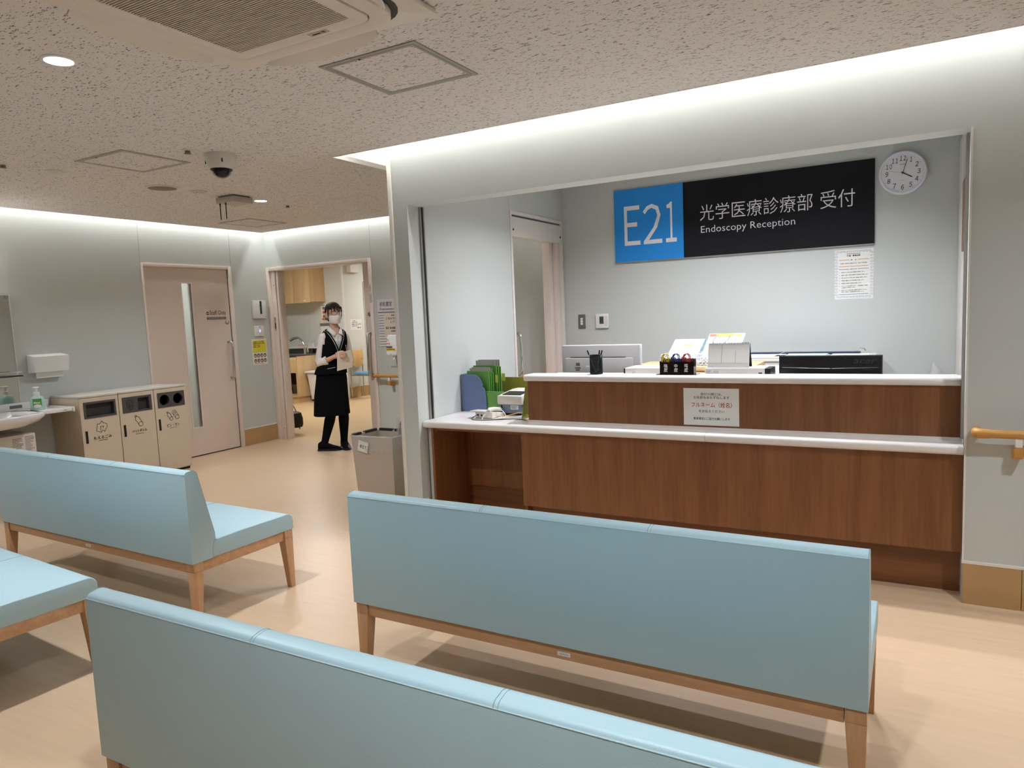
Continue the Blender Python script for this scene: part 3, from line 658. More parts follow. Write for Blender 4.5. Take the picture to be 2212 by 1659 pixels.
for k in range(3): build('flap', M().add([(V0+.003+k*.0765, 4.1135, 1.0595), (V0+.0775+k*.0765, 4.1135, 1.0595), (V0+.0775+k*.0765, 4.118, 1.084), (V0+.04+k*.0765, 4.1165, 1.081), (V0+.003+k*.0765, 4.118, 1.084)], [(0,1,2,3,4)]), m_white, t)
build('crease', M().tube([(V0+.0785, 4.1175, 1.082), (V0+.0785, 4.1485, 1.192)], .0008, 4).tube([(V0+.155, 4.1175, 1.082), (V0+.155, 4.138, 1.155)], .0007, 4), m_inkg, t)
for k in range(26):
    xc = V0+.01+k*.0085
    build('ring', M().tube([(xc, 4.153+.007*math.cos(a), 1.194+.008*math.sin(a)) for a in [2*math.pi*i/10 for i in range(11)]], .0011, 4, cap=False), m_black, t)
def monitor(x0, x1, y, ztop, h, label, dark, rz):
    m1 = mat('monitor_black', (14, 14, 15), .35) if dark else mat('monitor_silver', (176, 174, 172), .5)
    xc = (x0+x1)/2
    t = thing('monitor', label, 'monitor', None); L = (x1-x0)/2
    build('shell', M().box(-L, L, -.012, .014, ztop-h, ztop), m1, t, bevel=.005)
    build('bezel', M().box(-L-.002, L+.002, .014, .024, ztop-h-.002, ztop+.002), m_black if dark else m_white, t, bevel=.002)
    build('screen', M().box(-L+.012, L-.012, .0241, .0255, ztop-h+.02, ztop-.012), mat('screen_off', (60, 70, 84), .2), t)
    if not dark:
        build('back_bulge', M().box(-L+.03, L-.045, -.032, -.012, ztop-h+.02, ztop-.085), m1, t, bevel=.008)
        build('vent_line', M().box(-L+.07, L-.1, -.026, -.012, ztop-.0845, ztop-.0815), m_dark, t)
        build('sticker', M().box(-L+.115, -L+.145, -.0328, -.032, ztop-.14, ztop-.12), mat('sticker_grey', (96, 92, 90), .5), t)
        build('sticker', M().box(-L+.105, -L+.15, -.0328, -.032, ztop-.158, ztop-.152), m_ink, t); build('sticker', M().box(-L+.112, -L+.142, -.0328, -.032, ztop-.173, ztop-.166), m_ink, t)
        build('mount', M().box(-.10, .02, -.045, -.032, ztop-.24, ztop-.14), m1, t, bevel=.006)
    else:
        text('lettering', 'acer', mat('logo_grey', (44, 44, 46), .5), t, (0, -.012, 0), X, Z, L-.145, L-.028, ztop-.044, ztop-.021, lift=.001, shear=.25)
        build('ridge', M().tube([(-L+.02, -.013, ztop-.068), (0, -.014, ztop-.075), (L-.02, -.013, ztop-.068)], .0025, 6), m1, t)
    build('stand', M().box(-.03, .03, -.02, .0, .729, ztop-h+.08), m1, t, bevel=.004)
    build('foot', M().box(-.11, .11, -.10, .10, .7255, .735), m1, t, bevel=.003)
    t.location = (xc, y, 0); t.rotation_euler.z = math.radians(rz)
monitor(-2.122, -1.548, 4.55, 1.176, .34, 'grey monitor seen from behind beside the pen cup', False, 0)
monitor(-.664, -.113, 4.50, 1.095, .33, 'black monitor seen from behind on the staff desk', True, 0)

# low cabinets and paper trays deeper in the reception
t = thing('wooden_cabinet', 'low light wood cabinet behind the reading-glasses holder', 'cabinet', (-1.35, 5.25, 0))
build('body', M().box(-1.76, -.92, 5.02, 5.44, 0, .958), m_oak, t); build('top', M().box(-1.775, -.905, 5.0, 5.46, .958, .992), m_oakh, t, bevel=.006)
build('door', M().box(-1.755, -1.342, 5.002, 5.02, .06, .95), m_oak, t); build('door', M().box(-1.338, -.925, 5.002, 5.02, .06, .95), m_oak, t)
def basket(x0, x1, y0, y1, z0, label, n):
    t = thing('paper_basket', label, 'basket', ((x0+x1)/2, (y0+y1)/2, z0), 'white paper baskets')
    mb = M(); h = .075
    for k in range(n+1): xx = x0+(x1-x0)*k/n; mb.box(xx-.0035, xx+.0035, y0, y0+.003, z0, z0+h).box(xx-.0035, xx+.0035, y1-.003, y1, z0, z0+h)
    for k in range(4): zz = z0+k*h/3; mb.box(x0, x1, y0, y0+.003, zz, zz+.007).box(x0, x1, y1-.003, y1, zz, zz+.007).box(x0, x0+.003, y0, y1, zz, zz+.007).box(x1-.003, x1, y0, y1, zz, zz+.007)
    build('lattice', mb, m_white, t); build('floor_plate', M().box(x0, x1, y0, y1, z0+.0003, z0+.003), m_white, t)
basket(-1.56, -1.30, 5.03, 5.36, .992, 'white lattice paper basket under the tilted open file', 10)
basket(-1.285, -1.03, 5.03, 5.36, .992, 'white lattice paper basket partly behind the calendar', 10)
def binder(x0, x1, y0, z0, y1, z1, label, cover, lines, accent=None):
    t = thing('document_file', label, 'file', ((x0+x1)/2, y0, z0))
    a, b = Vector(((x0+x1)/2, y0, z0)), Vector(((x0+x1)/2+.035, y1, z1)); ax = Vector(((x1-x0)/2, 0, 0)); ay = (b-a)/2; nz = ax.cross(ay).normalized()
    if nz.y > 0: nz = -nz
    c = (a+b)/2
    build('cover', M().obox(c-nz*.006, ax*1.04, ay*1.03, nz*.004), cover, t)
    build('pages', M().obox(c+nz*.002, ax, ay, nz*.004), m_paper, t)
    o = c+nz*.006; ux, uy = ax.normalized(), ay.normalized(); L, H = ax.length, ay.length
    random.seed(len(label)); lm = M()
    for k in range(lines):
        y = H*.72-k*(H*1.4/lines); lm.rect(-L*.75, L*random.uniform(.1, .8), y-.002, y+.002, o, ux, uy)
    flat('print_lines', lm, mat('print_blue', (150, 152, 172), .7), t)
    if accent:
        for cl, q in accent: flat('tab', M().rect(*q, o, ux, uy, .002), cl, t)
m_y = mat('note_yellow', (236, 226, 100), .6); m_hy = mat('tag_yellow', (214, 220, 60), .5); m_or = mat('tab_red', (214, 92, 70), .6)
binder(-1.545, -1.325, 5.08, 1.015, 5.25, 1.168, 'open file with yellow sticky note leaning in the basket', mat('file_blue', (90, 150, 190), .5), 9, [(m_y, (-.02, .035, .045, .065))])
binder(-1.285, -1.04, 5.09, 1.03, 5.24, 1.205, 'tilted clipboard of documents with yellow tag behind the calendar', mat('file_white', (230, 230, 232), .5), 11, [(m_or, (-.12, -.07, .092, .112)), (m_hy, (-.068, .05, .088, .115)), (m_hy, (.065, .11, .09, .108))])
t = build('tag_string', M().tube([(-1.17, 5.16, 1.205), (-1.20, 5.14, 1.175), (-1.205, 5.12, 1.14), (-1.19, 5.10, 1.115)], .0018, 6).tube([(-1.09, 5.17, 1.20), (-1.10, 5.14, 1.17), (-1.13, 5.12, 1.14), (-1.15, 5.10, 1.12)], .0018, 6), m_black); tag(t, 'black looped string hanging over the tilted documents', 'string')
t = thing('filing_cabinet', 'white low filing cabinet behind the black monitor', 'cabinet', (-.66, 5.8, 0))
build('body', M().box(-1.12, -.20, 5.5, 6.1, 0, .985), m_white, t, bevel=.004); build('top', M().box(-1.13, -.19, 5.49, 6.105, .985, 1.0), m_white2, t)
for k in range(3): dr = build('drawer', M().box(-1.11, -.21, 5.487, 5.5, .06+k*.3, .34+k*.3), m_white, t, bevel=.003); build('pull', M().box(-.75, -.57, 5.478, 5.487, .24+k*.3, .26+k*.3), m_steel, dr)
random.seed(3)
for k, (x0, x1, y0, y1, cl, lab) in enumerate(((-1.08, -.80, 5.55, 5.80, m_paper, 'loose printed sheets on the filing cabinet by the calendar'), (-.78, -.50, 5.56, 5.84, mat('sheet_mint', (206, 232, 232), .6), 'mint coloured sheets on the filing cabinet behind the monitor'), (-.47, -.22, 5.55, 5.80, m_paper, 'white sheets at the end of the filing cabinet'))):
    t = thing('paper_stack', lab, 'papers', ((x0+x1)/2, (y0+y1)/2, 1.0))
    for j in range(3): d = random.uniform(-.012, .012); build('sheet', M().box(x0+d, x1+d, y0-d, y1-d, 1.0003+j*.006, 1.0055+j*.006), cl, t)
    if k == 0: build('curled_corner', M().add([(x1-.06, y0, 1.018), (x1+.01, y0, 1.045), (x1+.01, y1-.1, 1.045), (x1-.06, y1-.1, 1.018)], [(0,1,2,3)]), m_paper, t)
t = thing('clipboard', 'dark navy clipboard lying at the back of the filing cabinet', 'clipboard', (-.66, 5.95, 1.0))
build('board', M().obox((-.70, 6.0, 1.009), (.40, 0, 0), (0, .06, 0), (0, 0, .008)), mat('navy_board', (30, 46, 84), .5), t)
build('clip', M().tube([(-.32, 5.93, 1.03), (-.30, 5.93, 1.05), (-.27, 5.93, 1.045), (-.26, 5.93, 1.03)], .004, 6), m_steel, t, smooth=True)
t = thing('plastic_bag', 'small clear plastic bag hanging by the inner wall', 'bag', (.2, 5.9, .8))
build('bag', M().loft([(.20, 6.07, .55, .07, .02), (.20, 6.07, .75, .065, .03), (.20, 6.07, .87, .03, .02), (.185, 6.08, .925, .006, .006)], 12), mat('clear_film', (226, 226, 224), .25, alpha=.45), t, smooth=True)
build('contents', M().tube([(.16, 6.06, .62), (.2, 6.06, .84), (.24, 6.06, .62)], .012, 8), mat('cable_taupe', (120, 108, 98), .5), t, smooth=True)
# framed edge on the inner right wall
t = thing('wall_frame', 'brown framed board seen edge-on at the inner right wall', 'frame', (.33, 5.3, 1.9))
build('frame', M().box(.318, .34, 5.32, 5.62, 1.70, 2.16), wood('frame_brown', (112, 74, 36), (136, 92, 48), (2, 2, 12)), t, bevel=.004)
t = struct('trim_7', M().box(.325, .34, 5.70, 6.115, 0, 2.5), m_trimw)

# ------------------------------------------------------------------ things on the deep left end of the counter
ZW = .728
m_bluef = mat('file_blue_card', (112, 130, 170), .6)
def holder(y0, y1, label):
    t = thing('magazine_file', label, 'file box', (-2.7, (y0+y1)/2, ZW), 'blue magazine files on the counter')
    pr = [(-2.808, ZW+.0005), (-2.60, ZW+.0005), (-2.603, ZW+.10), (-2.612, ZW+.165), (-2.624, ZW+.178), (-2.640, ZW+.180), (-2.627, ZW+.186), (-2.624, ZW+.192), (-2.636, ZW+.222), (-2.655, ZW+.25), (-2.68, ZW+.265), (-2.70, ZW+.268), (-2.808, ZW+.268)]
    for nm, yy in (('side_plate', y0), ('side_plate', y1-.003)):
        build(nm, M().prism(pr, lambda a, b, yy=yy: (a, yy, b), lambda a, b, yy=yy: (a, yy+.003, b)), m_bluef, t)
    build('back_plate', M().box(-2.808, -2.805, y0+.003, y1-.003, ZW+.0005, ZW+.268), m_bluef, t); build('bottom_plate', M().box(-2.805, -2.605, y0+.003, y1-.003, ZW+.0005, ZW+.0035), m_bluef, t)
holder(4.27, 4.36, 'blue cardboard magazine file in front, full of green folders')
holder(4.37, 4.46, 'blue cardboard magazine file hidden behind the front one')
m_gr = [mat('folder_green', (118, 172, 84), .35), mat('folder_green2', (96, 158, 66), .35), mat('folder_mint', (130, 196, 120), .35)]
m_gp = mat('folder_papers', (176, 174, 166), .6)
k = 0
for (x0, x1, z1, y, gi, pap, pos) in ((-2.80, -2.49, .86, 4.285, 0, 0, 'lowest and frontmost'), (-2.79, -2.475, .872, 4.297, 2, 0, 'second, mint toned'), (-2.78, -2.46, .868, 4.309, 2, 0, 'third, jutting out low'),
        (-2.785, -2.60, 1.015, 4.322, 0, .02, 'tall front'), (-2.775, -2.59, 1.012, 4.333, 1, .03, 'tall second'), (-2.765, -2.58, 1.006, 4.345, 1, .028, 'tall third'),
        (-2.77, -2.575, 1.05, 4.385, 1, .035, 'tallest rear'), (-2.76, -2.565, 1.045, 4.400, 1, .045, 'tallest middle rear'), (-2.75, -2.555, 1.04, 4.415, 1, .05, 'rearmost tall')):
    t = thing('green_folder', '%s green folder standing in the blue magazine files' % pos, 'folder', ((x0+x1)/2, y, ZW+.005), 'green folders on the counter')
    build('cover', M().box(x0, x1, y, y+.006, ZW+.005, z1), m_gr[gi], t)
    if pap: build('papers', M().box(x0+.02, x1-.012, y+.0065, y+.0095, ZW+.01, z1+pap), m_gp, t)
for x0, x1, z0, z1, yy in ((-2.565, -2.545, .93, .985, 4.349), (-2.553, -2.525, .935, .99, 4.4215)):
    t = build('index_tag', M().box(x0, x1, yy, yy+.001, z0, z1), mat('tag_lime', (196, 200, 84), .5)); tag(t, 'yellow index tag %s the green folders' % ('between' if x0 < -2.56 else 'at the right of'), 'tag')
m_ol = mat('folder_olive', (150, 146, 52), .35)
t = build('olive_folder', M().prism([(-2.60, ZW+.001), (-2.36, ZW+.001), (-2.375, .94), (-2.39, .955), (-2.60, .955)], lambda a, b: (a, 4.50, b), lambda a, b: (a, 4.506, b)), m_ol); tag(t, 'olive folder standing behind the green folders', 'folder')
t = build('olive_folder', M().prism([(4.0, ZW+.001), (4.28, ZW+.001), (4.26, .93), (4.0, .95)], lambda a, b: (-2.175+(b-ZW)*.16, a, b), lambda a, b: (-2.17+(b-ZW)*.16, a, b)), m_ol); tag(t, 'olive folder leaning on the side of the upper counter', 'folder')
# card printer
t = thing('card_printer', 'white and blue-grey card printer on the counter', 'printer', (-2.38, 4.3, ZW))
m_pb = mat('printer_blue', (124, 136, 166), .45)
build('lower_body', M().box(-2.428, -2.262, 4.165, 4.44, ZW+.012, .805), m_pb, t, bevel=.006)
build('feet', M().box(-2.42, -2.27, 4.175, 4.43, ZW+.0005, ZW+.012), m_black, t)
build('upper_body', M().prism([(4.15, .803), (4.45, .803), (4.45, .885), (4.36, .885), (4.15, .862)], lambda a, b: (-2.44, a, b), lambda a, b: (-2.25, a, b)), m_white2, t, bevel=.005)
build('feed_tray', M().obox((-2.34, 4.225, .8725), (.07, 0, 0), (0, .05, .0055), (0, -.0003, .003)), m_black, t)
build('rating_label', M().box(-2.345, -2.285, 4.1642, 4.165, .768, .797), m_paper, t)
for q in range(3): build('label_print', M().box(-2.34, -2.305+.006*q, 4.1638, 4.1642, .774+q*.007, .7775+q*.007), m_inkg, t)
build('catch', M().box(-2.42, -2.41, 4.1635, 4.165, .775, .795), m_black, t)
# telephone
t = thing('telephone', 'off-white desk telephone seen from behind on the counter', 'telephone', (-2.47, 4.07, ZW))
build('base', M().prism([(3.99, ZW+.0005), (4.16, ZW+.0005), (4.165, ZW+.02), (3.985, ZW+.046), (3.985, ZW+.01)], lambda a, b: (-2.52, a, b), lambda a, b: (-2.385, a, b)), m_white2, t, bevel=.006)
build('display_flap', M().prism([(3.97, ZW+.045), (4.07, ZW+.04), (4.07, ZW+.048), (3.97, ZW+.054)], lambda a, b: (-2.55, a, b), lambda a, b: (-2.44, a, b)), m_white2, t, bevel=.002)
build('handset', M().tube([(-2.415, 3.99, ZW+.052), (-2.415, 4.0, ZW+.058), (-2.415, 4.06, ZW+.058), (-2.415, 4.14, ZW+.042), (-2.415, 4.15, ZW+.036)], [.012, .016, .012, .015, .011], 14), m_white2, t, smooth=True)
build('socket', M().box(-2.475, -2.462, 3.9835, 3.985, ZW+.016, ZW+.028).box(-2.505, -2.49, 3.9835, 3.985, ZW+.014, ZW+.03), m_black, t)
for nm, lab, cl, P in (('phone_cable', 'grey cable looping from the telephone', (196, 192, 186), [(-2.495, 3.984, ZW+.02), (-2.50, 3.95, ZW+.012), (-2.48, 3.925, ZW+.004), (-2.40, 3.935, ZW+.004), (-2.32, 3.98, ZW+.005), (-2.26, 4.05, ZW+.006), (-2.20, 4.1, ZW+.005)]),
                       ('phone_cable', 'dark cable running beside the grey one', (70, 66, 62), [(-2.50, 3.984, ZW+.022), (-2.515, 3.945, ZW+.012), (-2.49, 3.91, ZW+.003), (-2.40, 3.915, ZW+.003), (-2.30, 3.97, ZW+.003), (-2.22, 4.0, ZW+.004), (-2.13, 3.98, ZW+.003)]),
                       ('phone_cable', 'white cable arching in front of the printer', (216, 212, 206), [(-2.44, 3.94, ZW+.004), (-2.435, 3.97, ZW+.03), (-2.40, 4.02, ZW+.055), (-2.35, 4.05, ZW+.05), (-2.31, 4.03, ZW+.02), (-2.30, 4.0, ZW+.005)]),
                       ('network_cable', 'yellow network cable on the counter by the printer', (226, 172, 40), [(-2.40, 4.05, ZW+.006), (-2.32, 4.05, ZW+.014), (-2.25, 4.06, ZW+.03), (-2.22, 4.08, ZW+.035), (-2.13, 4.03, ZW+.02)])):
    # smooth the path a little
    Q = []
    for i in range(len(P)-1):
        p0, p1, p2, p3 = (Vector(P[max(i-1, 0)]), Vector(P[i]), Vector(P[i+1]), Vector(P[min(i+2, len(P)-1)]))
        for s in range(5):
            u = s/5; Q.append(.5*((2*p1)+(-p0+p2)*u+(2*p0-5*p1+4*p2-p3)*u*u+(-p0+3*p1-3*p2+p3)*u**3))
    Q.append(Vector(P[-1]))
    tag(build(nm, M().tube(Q, .0028, 8), mat('cable_%d' % cl[0], cl, .5), smooth=True), lab, 'cable')
# ------------------------------------------------------------------ reception back wall
t = thing('reception_sign', 'large blue and black E21 Endoscopy Reception sign', 'sign', (-1.25, YB, 1.83))
build('black_panel', M().box(-1.668, -.215, 6.102, YB, 1.832, 2.461), mat('sign_black', (17, 16, 21), .6, spec=.25), t)
build('blue_panel', M().box(-2.29, -1.6695, 6.102, YB, 1.832, 2.461), mat('sign_blue', (28, 138, 222), .5), t)
build('edge_rail', M().box(-2.29, -.215, 6.104, YB, 1.824, 1.832), m_alu, t)
po = (0, 6.102, 0); m_sw = mat('sign_white', (232, 230, 236), .5)
for s_, a_, b_ in (('Ｅ', -2.198, -2.052), ('２', -2.026, -1.855), ('１', -1.822, -1.728)): text('lettering', s_, m_sw, t, po, X, Z, a_, b_, 1.973, 2.315)
text('lettering', '光学医療診療部', m_sw, t, po, X, Z, -1.527, -.648, 2.126, 2.258, off=-.006)
text('lettering', '受付', m_sw, t, po, X, Z, -.592, -.349, 2.124, 2.26, off=-.006)
text('lettering', 'Endoscopy Reception', m_sw, t, po, X, Z, -1.52, -.776, 2.008, 2.082, off=-.008)
# clock
cx, cz = -.032, 2.328; y0 = YB
t = thing('wall_clock', 'round white wall clock showing three past four', 'clock', (cx, YB, cz))
build('case', M().lathe([(.156, 0), (.158, -.02), (.156, -.04), (.148, -.047), (.141, -.045), (.138, -.033)], (cx, y0, cz), 48, 'y', cap=False), mat('clock_case', (226, 226, 236), .35), t, smooth=True)
build('dial', M().lathe([(0, -.034), (.139, -.034), (.139, -.02)], (cx, y0, cz), 48, 'y'), mat('clock_dial', (232, 232, 238), .5), t)
po = (cx, y0-.034, cz)
for k in range(1, 13):
    a = math.radians(90-30*k); rr = .104; s = ''.join(chr(0xff10+int(c)) for c in str(k)); wd = .021 if k < 10 else .04
    if k == 1: wd = .014
    x, z = rr*math.cos(a), rr*math.sin(a)
    text('numeral', s, m_ink, t, po, X, Z, x-wd/2, x+wd/2, z-.0175, z+.0175, shear=.12, off=.012, space=.62 if k > 9 else 1)
tk = M()
for k in range(60):
    a = math.radians(6*k); r1 = .127; d = .0022 if k % 5 == 0 else .0011; tk.disc(r1*math.cos(a), r1*math.sin(a), d, po, X, Z, n=8)
flat('minute_marks', tk, m_ink, t)
text('maker_print', 'QUARTZ', m_inkg, t, po, X, Z, -.018, .018, -.056, -.0515); mk = M()
for k in range(7): mk.rect(-.018+k*.0052, -.0142+k*.0052, .058, .0625, po, X, Z)
flat('maker_print', mk, m_inkg, t)
def hand(nm, deg, ln, wd, tail, mm, lift):
    a = math.radians(90-deg); d = Vector((math.cos(a), math.sin(a))); q = Vector((-d.y, d.x))*wd/2
    P = [-d*tail-q*.7, d*ln*.8-q, d*ln, d*ln*.8+q, -d*tail+q*.7]
    build(nm, M().prism([(p.x, p.y) for p in P], lambda x, z: (cx+x, y0-.034-lift, cz+z), lambda x, z: (cx+x, y0-.0355-lift, cz+z)), mm, t)
hand('hour_hand', 121, .078, .0085, .012, m_black, .002); hand('minute_hand', 17, .112, .0045, .014, m_black, .005); hand('second_hand', 283, .1, .0012, .02, m_inkg, .008)
build('hub', M().lathe([(.006, -.034), (.006, -.045), (0, -.046)], (cx, y0, cz), 16, 'y'), m_black, t)
build('glass', M().lathe([(0, -.046), (.1, -.0455), (.1405, -.044)], (cx, y0, cz), 40, 'y', cap=False), mat('clock_glass', (255, 255, 255), .03, alpha=.06), t, smooth=True)
# mission statement paper
t, po = notice('mission_notice', 'laminated hospital mission statement with blue ornament border below the sign', 'notice', (0, YB, 0), X, Z, -.490, -.220, 1.418, 1.799)
hb = M()
for k in range(15): hb.rect(-.403+k*.0063, -.3982+k*.0063, 1.764, 1.769, po, X, Z)
flat('small_print', hb, m_inkg, t)
text('lettering', '理念・基本方針', m_ink, t, po, X, Z, -.403, -.309, 1.744, 1.759, off=.03)
m_ob = mat('bar_orange', (222, 176, 120), .7); m_bb = mat('bar_blue', (120, 124, 172), .7); m_or2 = mat('ornament_blue', (142, 154, 196), .7)
bars = M().rect(-.46, -.388, 1.718, 1.7225, po, X, Z).rect(-.326, -.252, 1.718, 1.7225, po, X, Z).rect(-.46, -.252, 1.668, 1.6725, po, X, Z)
flat('orange_bar', bars, m_ob, t)
flat('blue_bar', M().rect(-.46, -.388, 1.6475, 1.651, po, X, Z).rect(-.326, -.252, 1.6475, 1.651, po, X, Z).rect(-.46, -.252, 1.4545, 1.458, po, X, Z), m_bb, t)
text('lettering', '理　念', m_ink, t, po, X, Z, -.378, -.336, 1.7155, 1.7245); text('lettering', '信頼と満足を追求する『全人的医療』', m_ink, t, po, X, Z, -.449, -.262, 1.689, 1.6985)
text('lettering', '基本方針', m_ink, t, po, X, Z, -.38, -.334, 1.645, 1.6535)
for s, z, x1 in (('1.　患者さんと共に歩む医療を実践します。', 1.622, -.279), ('2.　信頼・満足・安全を提供する病院を目指します。', 1.600, -.252), ('3.　あたたかい心で質の高い医療を提供します。', 1.579, -.262), ('4.　地域に密着した大学病院を目指します。', 1.558, -.281), ('5.　先進的で高度な医療を推進します。', 1.537, -.3), ('6.　グローバルな視点をもち、人間性豊かで優れ', 1.516, -.256), ('た医療人を育成します。', 1.504, -.343), ('7.　将来にわたり質の高い医療を提供するため、', 1.484, -.263), ('健全で安定した病院経営を目指します。', 1.471, -.281)):
    text('lettering', s, m_ink, t, po, X, Z, -.458 if s[0].isdigit() else -.441, x1, z, z+.0085)
orn = M(); n = 0
def curl(x, z, s): 
    orn.ribbon([(x+s*.011*math.cos(a)*(1-a/9), z+.0085*math.sin(a)*(1-a/9)) for a in [i*.6 for i in range(11)]], .0018, po, X, Z)
for k in range(11): 
    for zz in (1.782, 1.435): curl(-.465+k*.022, zz, 1 if k % 2 else -1)
for k in range(15):
    for xx in (-.478, -.232): curl(xx, 1.452+k*.0225, 1 if k % 2 else -1)
flat('ornament', orn, m_or2, t)
# light switch and thermostat
t = thing('light_switch', 'grey steel light switch plate by the reception door', 'switch', (-2.643, YB, 1.31))
build('plate', M().box(-2.678, -2.608, YB-.008, YB, 1.249, 1.379), mat('switch_grey', (128, 126, 122), .4, .6), t, bevel=.003)
for k in range(3): build('rocker', M().box(-2.655, -2.631, YB-.013, YB-.008, 1.283+k*.023, 1.303+k*.023), m_white, t, bevel=.002)
t = thing('thermostat', 'white wall thermostat with grey display next to the switch', 'thermostat', (-2.437, YB, 1.31))
build('body', M().box(-2.499, -2.376, YB-.02, YB, 1.248, 1.380), m_white, t, bevel=.004)
build('display', M().box(-2.462, -2.420, YB-.0212, YB-.02, 1.287, 1.356), mat('lcd_grey', (84, 92, 86), .3), t)
build('display_digit', M().box(-2.452, -2.446, YB-.0218, YB-.0212, 1.30, 1.345).box(-2.438, -2.43, YB-.0218, YB-.0212, 1.30, 1.345), m_ink, t)
build('button_panel', M().box(-2.41, -2.382, YB-.0215, YB-.02, 1.27, 1.36), m_white2, t)
# right handrail
def handrail(name, x0, x1, y, z, wall_y, brackets, label):
    t = thing(name, label, 'handrail', ((x0+x1)/2, y, z))
    build('rail', M().tube([(x0+.03, y, z), (x1, y, z)], .0185, 18), m_rail, t, smooth=True)
    build('end_cap', M().tube([(x0+.018, wall_y, z), (x0+.014, y+.03, z), (x0+.016, y+.012, z), (x0+.026, y+.002, z), (x0+.045, y, z), (x0+.062, y, z)], [.02, .021, .022, .0225, .0212, .0208], 18), m_rail, t, smooth=True)
    for xb in brackets:
        br = build('bracket', M().prism([(y-.012, z-.056), (y+.02, z-.056), (wall_y, z-.075), (wall_y, z-.112), (y+.03, z-.112), (y-.004, z-.10)], lambda a, b: (xb-.018, a, b), lambda a, b: (xb+.018, a, b)), m_rail, t, bevel=.003)
        build('bracket_arm', M().box(xb-.0135, xb+.0135, y-.008, y+.02, z-.056, z-.012), m_white, br, bevel=.003)
handrail('handrail', .265, 3.15, 3.672, .808, YR, (.432, 1.6, 2.8), 'tan resin handrail on the wall beside the reception opening')
handrail('handrail', -5.125, -2.96, 6.045, .797, YB, (-4.905, -3.4), 'tan resin handrail on the far wall by the pretreatment doorway')

# ------------------------------------------------------------------ pretreatment sign, sanitizer stand
t = thing('room_sign', 'pretreatment room sign with grey louvre lines and taped notice', 'sign', (-4.9, YB, 1.37))
build('name_plate', M().box(-5.062, -4.66, YB-.012, YB, 1.492, 1.625), mat('sign_lilac_white', (222, 214, 218), .5), t, bevel=.001, seg=1)
po = (0, YB-.012, 0)
text('lettering', '前処置室', m_ink, t, po, X, Z, -5.026, -4.86, 1.553, 1.602); text('lettering', 'Pretreatment Room', m_ink, t, po, X, Z, -5.026, -4.735, 1.51, 1.535)
for k in range(13): build('slat', M().box(-5.058, -4.66, YB-.012, YB, 1.116+k*.0285, 1.137+k*.0285), mat('sign_lilac_white', (222, 214, 218), .5), t)
build('slat_backing', M().box(-5.058, -4.66, YB-.006, YB-.0005, 1.112, 1.487), mat('slat_grey', (150, 145, 148), .6), t)
build('taped_notice', M().box(-4.978, -4.70, YB-.0165, YB-.0125, 1.215, 1.478), mat('notice_cream', (222, 208, 190), .6), t)
po = (0, YB-.0165, 0)
for s, z, x0, x1, h in (('お願い', 1.443, -4.875, -4.80, .018), ('こちらで手を消毒', 1.405, -4.945, -4.72, .026), ('してから', 1.368, -4.885, -4.77, .024), ('受付をお願いします', 1.303, -4.955, -4.715, .026), ('光学医療診療部', 1.272, -4.89, -4.76, .017)):
    text('lettering', s, m_ink, t, po, X, Z, x0, x1, z, z+h, off=.03)
cx, cy = -4.705, 5.95
t = thing('sanitizer_stand', 'white automatic hand sanitizer dispenser on a stand by the far wall', 'sanitizer', (cx, cy, 0))
build('pole', M().box(cx+.045, cx+.075, cy+.02, cy+.045, .015, 1.2), m_trimw, t, bevel=.003)
build('base', M().box(cx-.12, cx+.2, cy-.14, cy+.16, 0.0003, .015), m_white2, t, bevel=.004)
build('back_plate', M().box(cx-.06, cx+.09, cy+.005, cy+.03, 1.03, 1.255), mat('sanit_grey', (150, 146, 148), .5), t, bevel=.01)
build('dispenser', M().prism(rrect(0, 0, .072, .028), lambda a, b: (cx-.003+a, cy-.085+.02*(b > 0), 1.137+b*1.5), lambda a, b: (cx-.003+a, cy+.006, 1.137+b*1.5)), m_white, t, bevel=.012, seg=3)
build('nozzle', M().box(cx-.014, cx+.014, cy-.055, cy-.02, .985, 1.032), m_white, t, bevel=.003)
build('drip_tray', M().box(cx-.004, cx+.085, cy-.01, cy+.025, .92, 1.03).box(cx-.03, cx+.09, cy-.075, cy+.025, .905, .922), mat('sanit_grey', (150, 146, 148), .5), t, bevel=.004)
po = (cx, cy-.0862, 0)
flat('yellow_label', M().rect(-.066, .052, 1.082, 1.106, po, X, Z), mat('label_yellow', (240, 200, 60), .6), t); flat('grey_label', M().rect(-.066, .012, 1.112, 1.13, po, X, Z), mat('label_grey', (96, 94, 96), .6), t)
lp = M(); lr = M()
for k in range(8): lp.rect(-.058+k*.013, -.049+k*.013, 1.088+.003*(k % 2), 1.101, po, X, Z, .002)
for k in range(4): lr.rect(-.055+k*.0105, -.047+k*.0105, 1.15, 1.162, po, X, Z)
flat('small_print', lp, m_ink, t); flat('red_print', lr, m_red, t)
flat('hand_mark', M().ribbon([(-.052, 1.185), (-.05, 1.20), (-.035, 1.203), (-.03, 1.188), (-.036, 1.178)], .004, po, X, Z), m_red, t)
flat('sensor_mark', M().disc(.028, 1.045, .003, po, X, Z, n=10).disc(-.008, 1.037, .004, po, X, Z, n=3).rect(-.02, .002, 1.044, 1.047, po, X, Z), m_ink, t)

